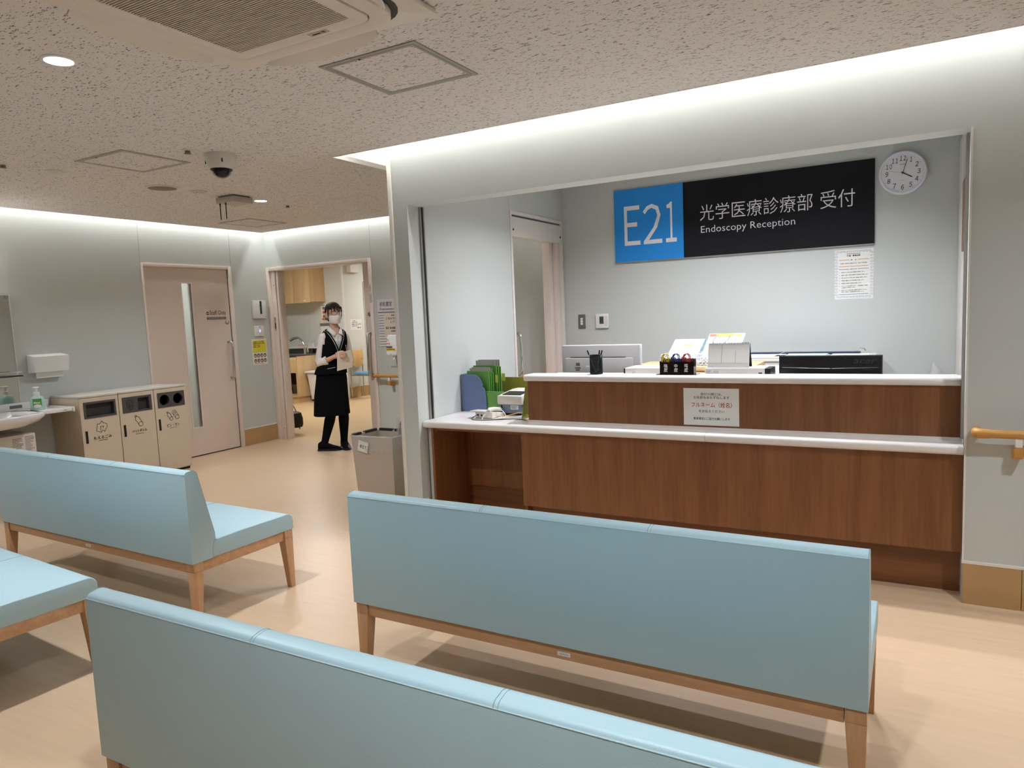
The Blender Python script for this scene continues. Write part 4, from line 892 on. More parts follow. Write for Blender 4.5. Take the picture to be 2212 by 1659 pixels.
# ------------------------------------------------------------------ umbrella bin with clear liner
t = thing('umbrella_bin', 'square beige umbrella bin with clear liner by the reception corner', 'bin', (-3.405, 4.1, 0))
def sq(x0, x1, y0, y1, z): return [(x0, y0, z), (x1, y0, z), (x1, y1, z), (x0, y1, z)]
m_bin = mat('bin_beige', (196, 182, 168), .5)
R = [sq(-3.575, -3.235, 3.975, 4.23, .002), sq(-3.6, -3.21, 3.95, 4.255, .565), sq(-3.588, -3.222, 3.962, 4.243, .565), sq(-3.563, -3.247, 3.987, 4.218, .02)]
fs = []
for j in range(3): fs += [(j*4+k, j*4+(k+1) % 4, (j+1)*4+(k+1) % 4, (j+1)*4+k) for k in range(4)]
build('body', M().add(sum(R, []), [(0,3,2,1), (12,13,14,15)]+fs), m_bin, t, bevel=.008)
m_film = mat('liner_film', (236, 234, 230), .14, alpha=.22, spec=.9)
random.seed(11); V = []; F = []; n = 64
def per(u, off):   # point on the rim outline
    P = [(-3.6-off, 3.95-off), (-3.21+off, 3.95-off), (-3.21+off, 4.255+off), (-3.6-off, 4.255+off)]; s = u*4; i = int(s) % 4; f = s-int(s); a, b = P[i], P[(i+1) % 4]
    return a[0]+(b[0]-a[0])*f, a[1]+(b[1]-a[1])*f
rows = [(.568, -.012, 0), (.572, .0, .002), (.565, .006, .003), (.54, .006, .006), (.50, .007, .008), (.462, .01, .010)]
for r_, (z, off, amp) in enumerate(rows):
    for k in range(n):
        x, y = per(k/n, off+random.uniform(0, amp)); V.append((x, y, z+random.uniform(-amp, amp)*(2.2 if r_ == 5 else 1)))
for r_ in range(len(rows)-1):
    for k in range(n): F.append((r_*n+k, r_*n+(k+1) % n, (r_+1)*n+(k+1) % n, (r_+1)*n+k))
build('liner', M().add(V, F), m_film, t, smooth=True, sharp=80)
tp = M()
for (x0, y0_, x1, y1_) in ((-3.598, 3.97, -3.598, 4.06), (-3.598, 4.10, -3.598, 4.24), (-3.57, 4.253, -3.44, 4.253), (-3.42, 4.253, -3.24, 4.253)):
    tp.obox(((x0+x1)/2, (y0_+y1_)/2, .566), (max(abs(x1-x0)/2, .011), 0, 0), (0, max(abs(y1_-y0_)/2, .011), 0), (0, 0, .0095))
build('rim_tape', tp, mat('tape_dark', (58, 56, 56), .5), t)
c = Vector((-3.475, 3.936, .49)); ux = Vector((.97, 0, -.2)).normalized(); uy = Vector((.2, 0, .97)).normalized(); nz = ux.cross(uy)
tgp = build('hanging_tag', M().obox(c, ux*.046, uy*.04, nz*.0008), m_paper, t)
text('lettering', '傘立て', m_ink, tgp, c+nz*.0008, ux, uy, -.028, .034, -.014, .014, lift=.0006, off=.01)
u = thing('umbrella', 'black handled umbrella in a clear plastic sleeve in the bin', 'umbrella', (-3.27, 4.17, .03))
build('handle', M().tube([(-3.268, 4.16, .65), (-3.258, 4.155, .70), (-3.245, 4.15, .77)], [.012, .009, .003], 12), m_black, u, smooth=True)
build('ferrule_ring', M().tube([(-3.275, 4.162, .615), (-3.268, 4.16, .65)], [.02, .019], 12), m_black, u, smooth=True)
build('rib_tip', M().tube([(-3.245, 4.15, .63), (-3.24, 4.15, .665)], [.009, .008], 8), m_black, u, smooth=True)
build('sleeve', M().tube([(-3.30, 4.18, .04), (-3.29, 4.175, .3), (-3.28, 4.168, .55), (-3.272, 4.162, .63)], [.012, .035, .048, .03], 16), mat('sleeve_film', (190, 184, 176), .3, alpha=.55), u, smooth=True)
build('sleeve_frill', M().tube([(-3.335, 4.17, .57), (-3.32, 4.165, .64), (-3.325, 4.165, .70)], [.006, .014, .002], 6), m_film, u, smooth=True)

# ------------------------------------------------------------------ left wall: sensor boxes, poster, towel dispenser
t = thing('operator_box', 'white wall box with dark vertical display by the doorway', 'control box', (XL, 5.95, 1.59))
build('case', M().box(XL, XL+.035, 5.868, 6.046, 1.483, 1.697), m_white, t, bevel=.004)
build('display', M().box(XL+.035, XL+.0358, 5.955, 5.985, 1.535, 1.688), mat('display_teal', (52, 62, 62), .3), t)
flat('indicator', M().disc(6.03, 1.503, .006, (XL+.035, 0, 0), Y, Z).disc(5.968, 1.655, .004, (XL+.0358, 0, 0), Y, Z).rect(5.962, 5.976, 1.61, 1.622, (XL+.0358, 0, 0), Y, Z), m_inkg, t)
t = thing('card_reader', 'small white card reader with blue light on the wall', 'card reader', (XL, 5.94, 1.33))
build('case', M().box(XL, XL+.022, 5.874, 6.006, 1.272, 1.398), m_white, t, bevel=.006)
flat('blue_light', M().disc(5.943, 1.335, .012, (XL+.022, 0, 0), Y, Z, ry=.018), mat('blue_led', (90, 120, 255), .4, emit=((.25, .35, 1), 1.6)), t); MATS['blue_led'].cycles.emission_sampling = 'NONE'
flat('caption', M().rect(5.93, 5.957, 1.377, 1.384, (XL+.022, 0, 0), Y, Z), m_inkg, t)
t, po = notice('hygiene_poster', 'yellow and white hand disinfection poster under the card reader', 'poster', (XL, 0, 0), Y, Z, 5.824, 6.044, .934, 1.240)
flat('yellow_field', M().rect(5.836, 6.034, 1.078, 1.222, po, Y, Z), mat('poster_yellow', (226, 214, 70), .6), t)
for s, z, x1, mm in (('お部屋に入られる時、', 1.198, 6.006, m_ink), ('お部屋から出られる時、', 1.180, 6.02, m_ink), ('手指の消毒を', 1.160, 5.945, m_red), ('お願いします', 1.140, 5.945, m_ink)):
    text('lettering', s, mm, t, po, Y, Z, 5.844, x1, z, z+.014, lift=.002, off=.02)
for r_ in range(2):
    for k in range(4):
        ph = flat('photo_circle', M().disc(5.863+k*.048, 1.044-r_*.062, .022, po, Y, Z, ry=.024), mat('photo_grey', (118, 104, 88), .6), t)
        flat('photo_hands', M().disc(5.863+k*.048+.003*((k+r_) % 3-1), 1.040-r_*.062, .013, po, Y, Z, ry=.01, lift=.0016), mat('photo_skin', (214, 184, 150), .6), ph)
flat('caption', M().rect(5.84, 5.985, .946, .9505, po, Y, Z), m_inkg, t)
t = thing('towel_dispenser', 'white paper towel dispenser on the wall above the basin', 'dispenser', (XL, 3.53, 1.15))
build('case', M().prism([(XL, 1.07), (XL+.11, 1.075), (XL+.128, 1.215), (XL, 1.232)], lambda a, b: (a, 3.36, b), lambda a, b: (a, 3.655, b)), m_white, t, bevel=.004)
build('towel_sheet', M().prism([(XL+.05, 1.075), (XL+.056, 1.075), (XL+.052, 1.03), (XL+.058, 1.022), (XL+.05, 1.026)], lambda a, b: (a, 3.40, b), lambda a, b: (a, 3.63, b)), m_paper, t)
# mirror with cabinet edge
t = thing('wall_mirror', 'tall frameless mirror above the wash basin', 'mirror', (XL, 2.7, .82))
build('mirror_glass', M().box(XL, XL+.012, 2.1, 3.268, .822, 1.752), mat('mirror', (215, 215, 210), .02, 1), t)
build('side_profile', M().box(XL+.0005, XL+.014, 3.268, 3.274, .822, 1.752), m_trimw, t)
build('clip', M().box(XL+.012, XL+.016, 3.235, 3.262, 1.725, 1.752).box(XL+.012, XL+.016, 3.15, 3.19, 1.74, 1.752), m_steel, t)
build('shelf', M().box(XL+.012, XL+.12, 2.1, 3.262, 1.056, 1.066), m_black, t, bevel=.002)
build('shelf_rail', M().tube([(XL+.11, 2.1, 1.095), (XL+.11, 3.26, 1.095)], .003, 8).tube([(XL+.11, 3.13, 1.066), (XL+.11, 3.13, 1.095)], .003, 8), m_chrome, t, smooth=True)
ml = thing('mirror_lamp', 'wall lamp above the mirror just outside the left edge', 'wall lamp', (XL, 2.7, 1.9))
build('housing', M().box(XL, XL+.05, 2.4, 3.19, 1.90, 1.96), m_white, ml, bevel=.004); build('tube', M().tube([(XL+.07, 2.43, 1.93), (XL+.07, 3.17, 1.93)], .016, 12), mat('tube_glow', (250, 250, 250), .4, emit=((1, .98, .95), 16)), ml, smooth=True)
# wash basin
t = thing('wash_basin', 'white wall-hung wash basin with long shelf and bowl', 'wash basin', (XL, 2.9, .74))
m_por = mat('porcelain', (232, 230, 228), .15, coat=.4)
build('backsplash', M().box(XL, XL+.03, 1.9, 3.49, .735, .826), m_por, t, bevel=.006)
build('shelf_slab', M().box(XL+.03, -6.33, 3.12, 3.478, .735, .767), m_por, t, bevel=.008)
build('shelf_end', M().box(XL+.03, -6.325, 3.478, 3.496, .728, .772), m_por, t, bevel=.004)
flat('maker_print', M().rect(3.40, 3.428, .7475, .7515, (-6.33, 0, 0), Y, Z), m_inkg, t)
# bowl: outer skin, rim and hollow
V = []; F = []; n = 40
def outl(k, s, sh=0):
    a = 2*math.pi*k/n; ex = 3.2
    ca, sa = math.cos(a), math.sin(a)
    x = math.copysign(abs(ca)**(2/ex), ca)*.30*s; y = math.copysign(abs(sa)**(2/ex), sa)*.62*s
    return -6.42+x+sh, 2.62+y
for s, z, sh in ((.60, .655, -.05), (.82, .668, -.03), (.94, .70, -.01), (1.0, .735, 0), (1.0, .757, 0), (.985, .767, 0), (.93, .767, 0), (.91, .757, 0), (.86, .715, -.01), (.7, .685, -.02), (.4, .675, -.02)):
    for k in range(n): V.append((*outl(k, s, sh), z))
nr = 11
for r_ in range(nr-1):
    for k in range(n): F.append((r_*n+k, r_*n+(k+1) % n, (r_+1)*n+(k+1) % n, (r_+1)*n+k))
F += [tuple(range(n))[::-1], tuple((nr-1)*n+k for k in range(n))]
build('bowl', M().add(V, F), m_por, t, smooth=True, sharp=70)
build('overflow_box', M().box(XL+.03, -6.60, 2.75, 2.98, .70, .78), m_por, t, bevel=.01)
build('tap', M().tube([(-6.66, 2.86, .78), (-6.66, 2.86, .80), (-6.62, 2.86, .815), (-6.52, 2.86, .81), (-6.50, 2.86, .795)], .012, 12), m_chrome, t, smooth=True)
build('rating_label', M().box(XL+.03, XL+.0308, 3.17, 3.27, .778, .806), m_inkg, t)
t = thing('basin_cabinet', 'white access panel with printed instructions under the basin', 'cabinet', (-6.58, 2.7, 0))
build('panel', M().box(-6.72, -6.42, 2.05, 3.20, .14, .585), m_white2, t, bevel=.004)
po = (-6.42, 0, 0); pm = M(); random.seed(5)
for k in range(13):
    z = .553-k*.0115
    pm.rect(3.02, 3.02+random.uniform(.05, .085), z, z+.004, po, Y, Z)
    pm.rect(3.115, 3.115+random.uniform(.04, .075), z+.008, z+.012, po, Y, Z)
pm.ribbon([(3.05, .50), (3.075, .515), (3.09, .50), (3.07, .485)], .002, po, Y, Z, True).ribbon([(3.155, .535), (3.175, .545), (3.18, .525)], .002, po, Y, Z)
flat('printed_lines', pm, m_inkg, t)
build('drain_pipe', M().tube([(-6.60, 2.6, .60), (-6.60, 2.6, .02)], .03, 12), m_steel, t, smooth=True)
# soap bottle on the shelf
cx, cy, z0 = -6.49, 3.278, .7675
t = thing('soap_bottle', 'pale green pump soap bottle with green label on the basin shelf', 'soap bottle', (cx, cy, z0))
m_soap = mat('soap_green', (176, 208, 198), .3)
build('body', M().loft([(cx, cy, z0+.0002, .040, .050), (cx, cy, z0+.006, .043, .053), (cx, cy, z0+.085, .043, .053), (cx, cy, z0+.105, .038, .046), (cx, cy, z0+.118, .024, .027), (cx, cy, z0+.122, .020, .022)], 28, 2.6), m_soap, t, smooth=True)
build('collar', M().lathe([(.024, .120), (.024, .148), (.019, .152)], (cx, cy, z0), 22), m_white, t, smooth=True)
build('pump', M().lathe([(.013, .150), (.012, .170), (.011, .182), (.02, .184), (.024, .190), (.02, .196), (0, .198)], (cx, cy, z0), 20).tube([(cx, cy, z0+.19), (cx+.02, cy-.03, z0+.19)], .006, 8), m_white, t, smooth=True)
ux = Vector((.45, .89, 0)).normalized(); nz = ux.cross(Z); o = Vector((cx, cy, z0))+nz*.0535
flat('label', M().rect(-.032, .032, .03, .098, o, ux, Z), mat('label_green', (92, 158, 62), .5), t); flat('label_wave', M().disc(0, .036, .028, o, ux, Z, ry=.014, lift=.0012), m_white, t)
text('lettering', 'Moist', m_white, t, o, ux, Z, -.024, .022, .056, .074, lift=.0016, off=.03)

# ------------------------------------------------------------------ recycling bins
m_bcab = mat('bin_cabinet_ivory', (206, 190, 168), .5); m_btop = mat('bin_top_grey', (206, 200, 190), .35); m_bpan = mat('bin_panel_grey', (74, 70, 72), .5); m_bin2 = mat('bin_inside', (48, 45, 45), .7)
XF = -6.30
def recycle(y0, kind, words, eng, label):
    y1 = y0+.349; t = thing('recycling_bin', label, 'recycling bin', ((XL+XF)/2, (y0+y1)/2, 0), 'row of recycling bins')
    build('cabinet', M().box(XL+.006, XF-.075, y0, y1, .02, .832).box(XF-.075, XF-.018, y0, y0+.012, .02, .832).box(XF-.075, XF-.018, y1-.012, y1, .02, .832).box(XF-.075, XF-.018, y0+.012, y1-.012, .82, .832).box(XF-.075, XF-.018, y0+.012, y1-.012, .02, .62), m_bcab, t)
    build('plinth', M().box(XL+.02, XF-.03, y0+.005, y1-.005, 0, .02), m_dark, t)
    build('top', M().box(XL+.004, XF+.004, y0, y1, .834, .85), m_btop, t, bevel=.002)
    # door with a real opening for the deposit panel
    a0, a1, b0, b1 = y0+.032, y1-.026, .648, .794
    dr = build('door', M().box(XF-.018, XF, y0+.002, a0, .03, .830).box(XF-.018, XF, a1, y1-.002, .03, .830).box(XF-.018, XF, a0, a1, .03, b0).box(XF-.018, XF, a0, a1, b1, .830), m_bcab, t)
    po = (XF, 0, 0)
    def hole_frame(c0, c1, d0, d1): return M().box(XF-.02, XF+.004, a0, c0, b0, b1).box(XF-.02, XF+.004, c1, a1, b0, b1).box(XF-.02, XF+.004, c0, c1, b0, d0).box(XF-.02, XF+.004, c0, c1, d1, b1)
    if kind == 0:
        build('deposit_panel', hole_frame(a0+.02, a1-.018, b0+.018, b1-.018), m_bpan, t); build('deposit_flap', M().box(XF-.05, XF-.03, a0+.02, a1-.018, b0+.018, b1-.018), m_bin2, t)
    elif kind == 1:
        mid = (a0+a1)/2-.005
        build('deposit_panel', M().box(XF-.02, XF+.004, a0, mid+.01, b0, b1).box(XF-.02, XF+.004, a1-.028, a1, b0, b1).box(XF-.02, XF+.004, mid+.01, a1-.028, b0, b0+.016).box(XF-.02, XF+.004, mid+.01, a1-.028, b1-.018, b1), m_bpan, t)
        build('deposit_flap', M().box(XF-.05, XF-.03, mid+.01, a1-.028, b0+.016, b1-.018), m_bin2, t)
        ch = build('cap_chute', M().tube([(XF+.0045, a0+.075+.036*math.cos(a), b0+.08+(.05 if a > math.pi else .045)*math.sin(a)) for a in [2*math.pi*i/24 for i in range(25)]], .003, 6, cap=False), m_bpan, t, smooth=True)
        build('cap_hole', M().lathe([(.026, .0), (.026, .006), (.02, .007), (0, .002)], (XF+.0, a0+.077, b0+.046), 20, 'x'), m_bin2, t, smooth=True)
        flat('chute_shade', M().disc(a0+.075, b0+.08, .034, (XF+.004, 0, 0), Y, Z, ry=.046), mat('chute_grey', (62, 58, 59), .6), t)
    else:
        V = []; F = []
        # plate with two round holes: fan of quads between each circle and its half of the plate
        mid = (a0+a1)/2
        for (p0, p1, c) in ((a0, mid, (a0+mid)/2), (mid, a1, (mid+a1)/2)):
            n = 32; k0 = len(V)
            for lay, xx in ((0, XF+.004), (1, XF-.02)):
                for i in range(n):
                    a = 2*math.pi*i/n; ca, sa = math.cos(a), math.sin(a); f = min((p1-p0)/2/max(abs(ca), 1e-6), (b1-b0)/2/max(abs(sa), 1e-6))
                    V.append((xx, c+.052*ca, (b0+b1)/2+.052*sa)); V.append((xx, c+f*ca, (b0+b1)/2+f*sa))
            for i in range(n):
                j = (i+1) % n; q = k0+2*n
                F += [(k0+2*i, k0+2*i+1, k0+2*j+1, k0+2*j), (q+2*i, q+2*i+1, q+2*j+1, q+2*j), (k0+2*i, k0+2*j, q+2*j, q+2*i), (k0+2*i+1, k0+2*j+1, q+2*j+1, q+2*i+1)]
            # fill the plate corners
            for sy_ in (p0, p1):
                for sz_ in (b0, b1):
                    for lay, xx in ((0, XF+.004),):
                        ang = math.atan2(sz_-(b0+b1)/2, sy_-c) % (2*math.pi); i = int(ang/(2*math.pi)*n); j = (i+1) % n
                        k = len(V); V.append((xx, sy_, sz_)); F.append((k0+2*i+1, k, k0+2*j+1))
        build('deposit_panel', M().add(V, F), m_bpan, t)
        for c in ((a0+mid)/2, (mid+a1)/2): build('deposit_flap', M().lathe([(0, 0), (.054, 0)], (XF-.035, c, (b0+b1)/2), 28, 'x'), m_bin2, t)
    build('grip', M().box(XF-.002, XF+.0012, y0+.027, y0+.049, .43, .54), m_black, dr)
    ic = M(); c0, cz = y0+.178, .56; lw = .0042
    if kind == 0:
        P = [(-.045, -.005), (-.04, .03), (-.018, .028), (.002, .052), (.018, .033), (.045, .022), (.05, 0), (.022, -.045), (.005, -.03), (-.008, -.05), (-.052, -.03)]
        ic.ribbon([(c0+a, cz+b) for a, b in P], lw, po, Y, Z, True); ic.ribbon([(c0-.012, cz-.04), (c0-.012, cz+.004), (c0+.014, cz+.004), (c0+.01, cz-.012)], lw, po, Y, Z)
    else:
        def bottle(ox, oz, s):
            d = Vector((.5, -.86)); q = Vector((.86, .5))
            f = lambda u, v: (c0+ox+s*(d.x*u+q.x*v), cz+oz+s*(d.y*u+q.y*v))
            ic.ribbon([f(*p) for p in ((-.055, -.008), (-.042, -.009), (-.03, -.02), (-.012, -.021), (-.008, -.018), (.035, -.021))], lw, po, Y, Z)
            ic.ribbon([f(*p) for p in ((-.055, .008), (-.042, .009), (-.03, .02), (-.012, .021), (-.008, .018), (.035, .021))], lw, po, Y, Z)
            ic.ribbon([f(.037+.021*math.cos(a), .021*math.sin(a)) for a in [2*math.pi*i/18 for i in range(18)]], lw, po, Y, Z, True)
            ic.ribbon([f(-.055+.008*math.cos(a), .008*math.sin(a)) for a in [2*math.pi*i/10 for i in range(10)]], lw, po, Y, Z, True)
        if kind == 1: bottle(0, 0, 1.0)
        else:
            bottle(-.03, -.005, .82)
            d = Vector((.5, -.86)); q = Vector((.86, .5)); f = lambda u, v: (c0+.035+d.x*u+q.x*v, cz+.004+d.y*u+q.y*v)
            for sgn in (-1, 1): ic.ribbon([f(-.03, sgn*.02), f(.03, sgn*.02)], lw, po, Y, Z)
            for uu in (-.03, .03): ic.ribbon([f(uu+.02*math.cos(a), .02*math.sin(a)) for a in [2*math.pi*i/18 for i in range(18)]], lw, po, Y, Z, True)
            ic.disc(f(-.03, 0)[0], f(-.03, 0)[1], .006, po, Y, Z, n=10)
    flat('pictogram', ic, m_ink, dr)
    w = (.165, .145, .135)[kind]
    text('lettering', words, m_ink, dr, po, Y, Z, c0-w/2, c0+w/2, .452, .482, off=.02); text('lettering', eng, m_ink, dr, po, Y, Z, c0-.04, c0+.04, .436, .444, off=.02)
recycle(3.52, 0, 'もえるごみ', 'COMBUSTIBLES', 'ivory bin cabinet for burnable waste next to the basin')
recycle(3.872, 1, 'ペットボトル', 'PLASTIC BOTTLES', 'ivory bin cabinet for plastic bottles in the middle of the row')
recycle(4.224, 2, 'ビン・カン', 'BOTTLES・CANS', 'ivory bin cabinet with two round holes for bottles and cans')
# ------------------------------------------------------------------ pretreatment room furniture
t = thing('wall_cabinet', 'light oak wall cabinet above the pretreatment room sink', 'cabinet', (-9.9, 9.55, 1.76))
build('body', M().box(-10.95, -9.30, 9.38, 9.75, 1.775, 2.6), m_oak, t)
build('side_panel', M().box(-9.30, -9.28, 9.365, 9.75, 1.775, 2.6), m_oak, t)
for x0, x1 in ((-10.95, -10.45), (-10.445, -10.06), (-10.055, -9.672), (-9.667, -9.284)): build('door', M().box(x0, x1, 9.36, 9.378, 1.76, 2.6), m_oak, t, bevel=.002)
build('sticker', M().box(-9.435, -9.375, 9.3585, 9.36, 1.785, 1.805), m_white, t)
t = thing('sink_cabinet', 'light oak sink cabinet with open pipe space', 'cabinet', (-9.9, 9.35, 0))
build('side_panel', M().box(-9.35, -9.33, 9.0, 9.74, .10, .82), m_oak, t)
build('drawer_front', M().box(-10.5, -9.352, 8.995, 9.012, .53, .81), m_oakh, t, bevel=.002)
build('bottom_panel', M().box(-10.5, -9.35, 9.0, 9.7, .10, .135), m_oakh, t); build('plinth', M().box(-10.5, -9.37, 9.02, 9.7, 0, .10), m_oakh, t)
build('plinth', M().box(-9.37, -9.345, 9.02, 9.73, 0, .10), m_oak, t)
build('inner_back', M().box(-10.5, -9.35, 9.6, 9.62, .135, .53), mat('cab_dark', (60, 40, 28), .7), t)
build('left_panel', M().box(-10.52, -10.5, 9.0, 9.74, 0, .82), m_oak, t)
build('post', M().box(-9.372, -9.352, 9.0, 9.02, .135, .53), m_oak, t)
build('trap_pipe', M().tube([(-9.52, 9.25, .80), (-9.52, 9.25, .30)], .03, 12).tube([(-9.52, 9.25, .42), (-9.44, 9.28, .43), (-9.40, 9.3, .36), (-9.40, 9.32, .2)], .025, 10), m_white2, t, smooth=True)
build('bucket', M().lathe([(.07, .137), (.085, .30), (.08, .30)], (-9.68, 9.3, 0), 16), mat('bucket_brown', (120, 92, 84), .5), t, smooth=True)
build('counter_top', M().box(-10.52, -9.325, 8.985, 9.745, .82, .848), mat('sink_steel', (92, 90, 88), .3, .6), t, bevel=.003)
build('sink_wall', M().box(-10.4, -9.5, 9.56, 9.575, .848, .93), mat('sink_steel', (92, 90, 88), .3, .6), t)
build('back_ledge', M().box(-10.5, -9.33, 9.56, 9.74, .93, .955), m_white, t, bevel=.003)
build('faucet', M().tube([(-9.47, 9.35, .848), (-9.48, 9.35, 1.0), (-9.53, 9.35, 1.09), (-9.61, 9.34, 1.14), (-9.70, 9.32, 1.13), (-9.77, 9.30, 1.09)], [.022, .018, .017, .018, .024, .02], 12), m_chrome, t, smooth=True)
build('faucet_lever', M().tube([(-9.42, 9.36, .848), (-9.41, 9.35, .94), (-9.38, 9.33, 1.0)], [.02, .022, .01], 12), m_chrome, t, smooth=True)
for nm, x, lab, cl, h, r in (('lotion_bottle', -9.40, 'white pump bottle with red mark beside the room faucet', (232, 228, 226), .16, .035), ('cup', -9.56, 'small white cup on the sink ledge', (226, 224, 220), .07, .03)):
    b = thing(nm, lab, 'bottle' if nm != 'cup' else 'cup', (x, 9.65, .955))
    build('body', M().lathe([(r, .0003), (r, h*.7), (r*.4, h*.85), (r*.3, h)] if nm != 'cup' else [(r*.8, .0003), (r, h), (r*.9, h)], (x, 9.65, .955), 16), mat('bottle_white', cl, .35), b, smooth=True)
    if nm != 'cup': build('pump', M().lathe([(.012, h), (.01, h+.03), (.02, h+.035), (.016, h+.045)], (x, 9.65, .955), 12), m_white, b, smooth=True); flat('red_mark', M().disc(0, .06, .018, (x, 9.65-r, .955), X, Z), m_red, b)
b = build('glove_box', M().box(-9.92, -9.62, 9.60, 9.70, .9553, 1.03), mat('box_pinkwhite', (226, 214, 210), .5)); tag(b, 'pale box with pink stripe on the sink ledge', 'box')
b2 = flat('stripe', M().rect(-9.89, -9.66, .985, 1.0, (0, 9.60, 0), X, Z), mat('pink_stripe', (214, 160, 156), .6), b)
b = thing('wire_basket', 'cream basket at the left end of the room sink', 'basket', (-9.98, 9.2, .848))
build('body', M().loft([(-9.98, 9.2, .8485, .07, .07), (-9.98, 9.2, 1.0, .085, .085)], 16, 4), mat('basket_cream', (222, 212, 188), .5), b, smooth=True)
build('contents', M().box(-10.03, -9.96, 9.18, 9.22, .90, 1.06), m_white, b)
# waste bin with lid and liner
cx, cy = -9.13, 9.30
t = thing('pedal_bin', 'white pedal waste bin beside the oak sink cabinet', 'bin', (cx, cy, 0))
build('body', M().loft([(cx, cy, .0005, .10, .12), (cx, cy, .5, .15, .16)], 28, 6), m_white, t, smooth=True)
build('lid', M().box(cx-.165, cx+.165, cy-.18, cy+.18, .515, .55), m_white, t, bevel=.01)
build('liner', M().loft([(cx, cy, .45, .16, .17), (cx, cy, .515, .165, .178)], 28, 6), m_film, t, smooth=True)
build('pedal', M().box(cx-.05, cx+.05, cy-.15, cy-.11, .02, .05), m_black, t)
flat('mark', M().rect(.0, .05, .34, .375, (cx, cy-.14, 0), X, Z).rect(-.03, -.018, .335, .345, (cx, cy-.14, 0), X, Z), m_ink, t)
# notices
t, po = notice('procedure_poster', 'red and white procedure poster on the room wall behind the woman', 'poster', (0, 9.75, 0), X, Z, -9.40, -9.17, 1.42, 1.73, group=None)
for k in range(3):
    for j in range(2): flat('picture_dot', M().disc(-9.335+j*.10, 1.655-k*.075, .03, po, X, Z, n=14), m_or if (k+j) % 2 else m_inkg, t)
flat('orange_field', M().rect(-9.385, -9.185, 1.43, 1.475, po, X, Z), mat('poster_orange', (226, 120, 60), .6), t); flat('header', M().rect(-9.385, -9.30, 1.70, 1.715, po, X, Z), m_inkg, t)
t = thing('paper_holder', 'white sheet holder with grey clip under the procedure poster', 'holder', (-9.34, 9.74, 1.25))
build('sheet', M().box(-9.42, -9.22, 9.735, 9.74, 1.02, 1.33), m_paper, t); build('clip_bar', M().box(-9.43, -9.21, 9.725, 9.742, 1.33, 1.38), mat('clip_grey', (120, 118, 114), .5), t)
t, po = notice('staff_notice', 'white notice with four text lines on the passage wall', 'notice', (-8.85, 0, 0), Y, Z, 9.90, 10.20, 1.235, 1.428)
for s, z, x0, x1 in (('もし上記の', 1.392, 9.96, 10.03), ('ご用のある方は', 1.362, 9.935, 10.09), ('看護室・受付にお声を', 1.327, 9.935, 10.18), ('お掛け下さい。', 1.296, 9.935, 10.1), ('看護部', 1.262, 10.08, 10.18)):
    text('lettering', s, m_ink, t, po, Y, Z, x0, x1, z, z+.02, off=.03)
t = thing('wall_speaker', 'cream box speaker high on the passage wall', 'speaker', (-8.85, 10.0, 2.36)); build('case', M().box(-8.85, -8.76, 9.88, 10.12, 2.27, 2.47), mat('speaker_cream', (222, 212, 196), .5), t, bevel=.004); build('front', M().box(-8.76, -8.756, 9.89, 10.11, 2.28, 2.46), m_white2, t)
d4 = thing('door_4', 'white passage door with glass and green sign', None, (-8.85, 10.8, 0), kind='structure')
build('door_frame', M().box(-8.85, -8.83, 10.30, 10.36, 0, 2.12).box(-8.85, -8.83, 10.36, 11.4, 2.06, 2.12).box(-8.85, -8.83, 11.34, 11.4, 0, 2.06), m_white, d4)
build('leaf', M().box(-8.85, -8.838, 10.36, 11.34, 0, 2.06), mat('door_cyan_white', (214, 234, 238), .4), d4)
build('plate', M().box(-8.838, -8.834, 10.40, 10.6, 2.0, 2.04), m_inkg, d4)
gs = build('exit_sign', M().box(-8.838, -8.832, 10.40, 10.66, 1.55, 1.80), mat('sign_green', (60, 160, 70), .5), d4); flat('mark', M().disc(10.56, 1.675, .08, (-8.832, 0, 0), Y, Z, ry=.09), m_white, gs)
flat('small_print', M().rect(10.48, 10.54, 1.40, 1.46, (-8.838, 0, 0), Y, Z).rect(10.48, 10.54, 1.30, 1.34, (-8.838, 0, 0), Y, Z), m_inkg, d4)
# chair against the passage wall, facing +X
t = thing('side_chair', 'steel chair with wooden back and blue seat in the passage', 'chair', (-8.58, 9.94, 0))
ys = (9.775, 10.10)
for yy in ys:
    build('leg', M().tube([(-8.805, yy, .003), (-8.80, yy, .45), (-8.80, yy, .60), (-8.795, yy+(.03 if yy == ys[0] else -.03), .66)], .011, 10), m_steel, t, smooth=True)
    build('leg', M().tube([(-8.345, yy, .003), (-8.35, yy, .40), (-8.37, yy, .42), (-8.80, yy, .42)], .011, 10), m_steel, t, smooth=True)
build('cross_bar', M().tube([(-8.37, ys[0], .42), (-8.37, ys[1], .42)], .01, 8), m_steel, t, smooth=True)
build('seat', M().prism(rrect(0, 0, .19, .04), lambda a, b: (-8.57+a, 9.9375+b*.86, .432), lambda a, b: (-8.57+a, 9.9375+b*.86, .468)), mat('seat_blue', (104, 158, 200), .6), t, bevel=.01)
bp_ = [(-.165, .17), (-.14, .185), (0, .165), (.14, .185), (.165, .17), (.168, 0), (.15, -.08), (.1, -.13), (0, -.145), (-.1, -.13), (-.15, -.08), (-.168, 0)]
build('backrest', M().prism(bp_, lambda a, b: (-8.79+.02*(1-(a/.17)**2), 9.9375+a, .70+b), lambda a, b: (-8.775+.02*(1-(a/.17)**2), 9.9375+a, .70+b)), wood('chair_ply', (206, 160, 96), (222, 178, 112), (14, 14, 2)), t, bevel=.003)
build('screw', M().lathe([(.008, 0), (.008, .003)], (-8.772, 10.06, .70), 8, 'x'), m_ink, t)
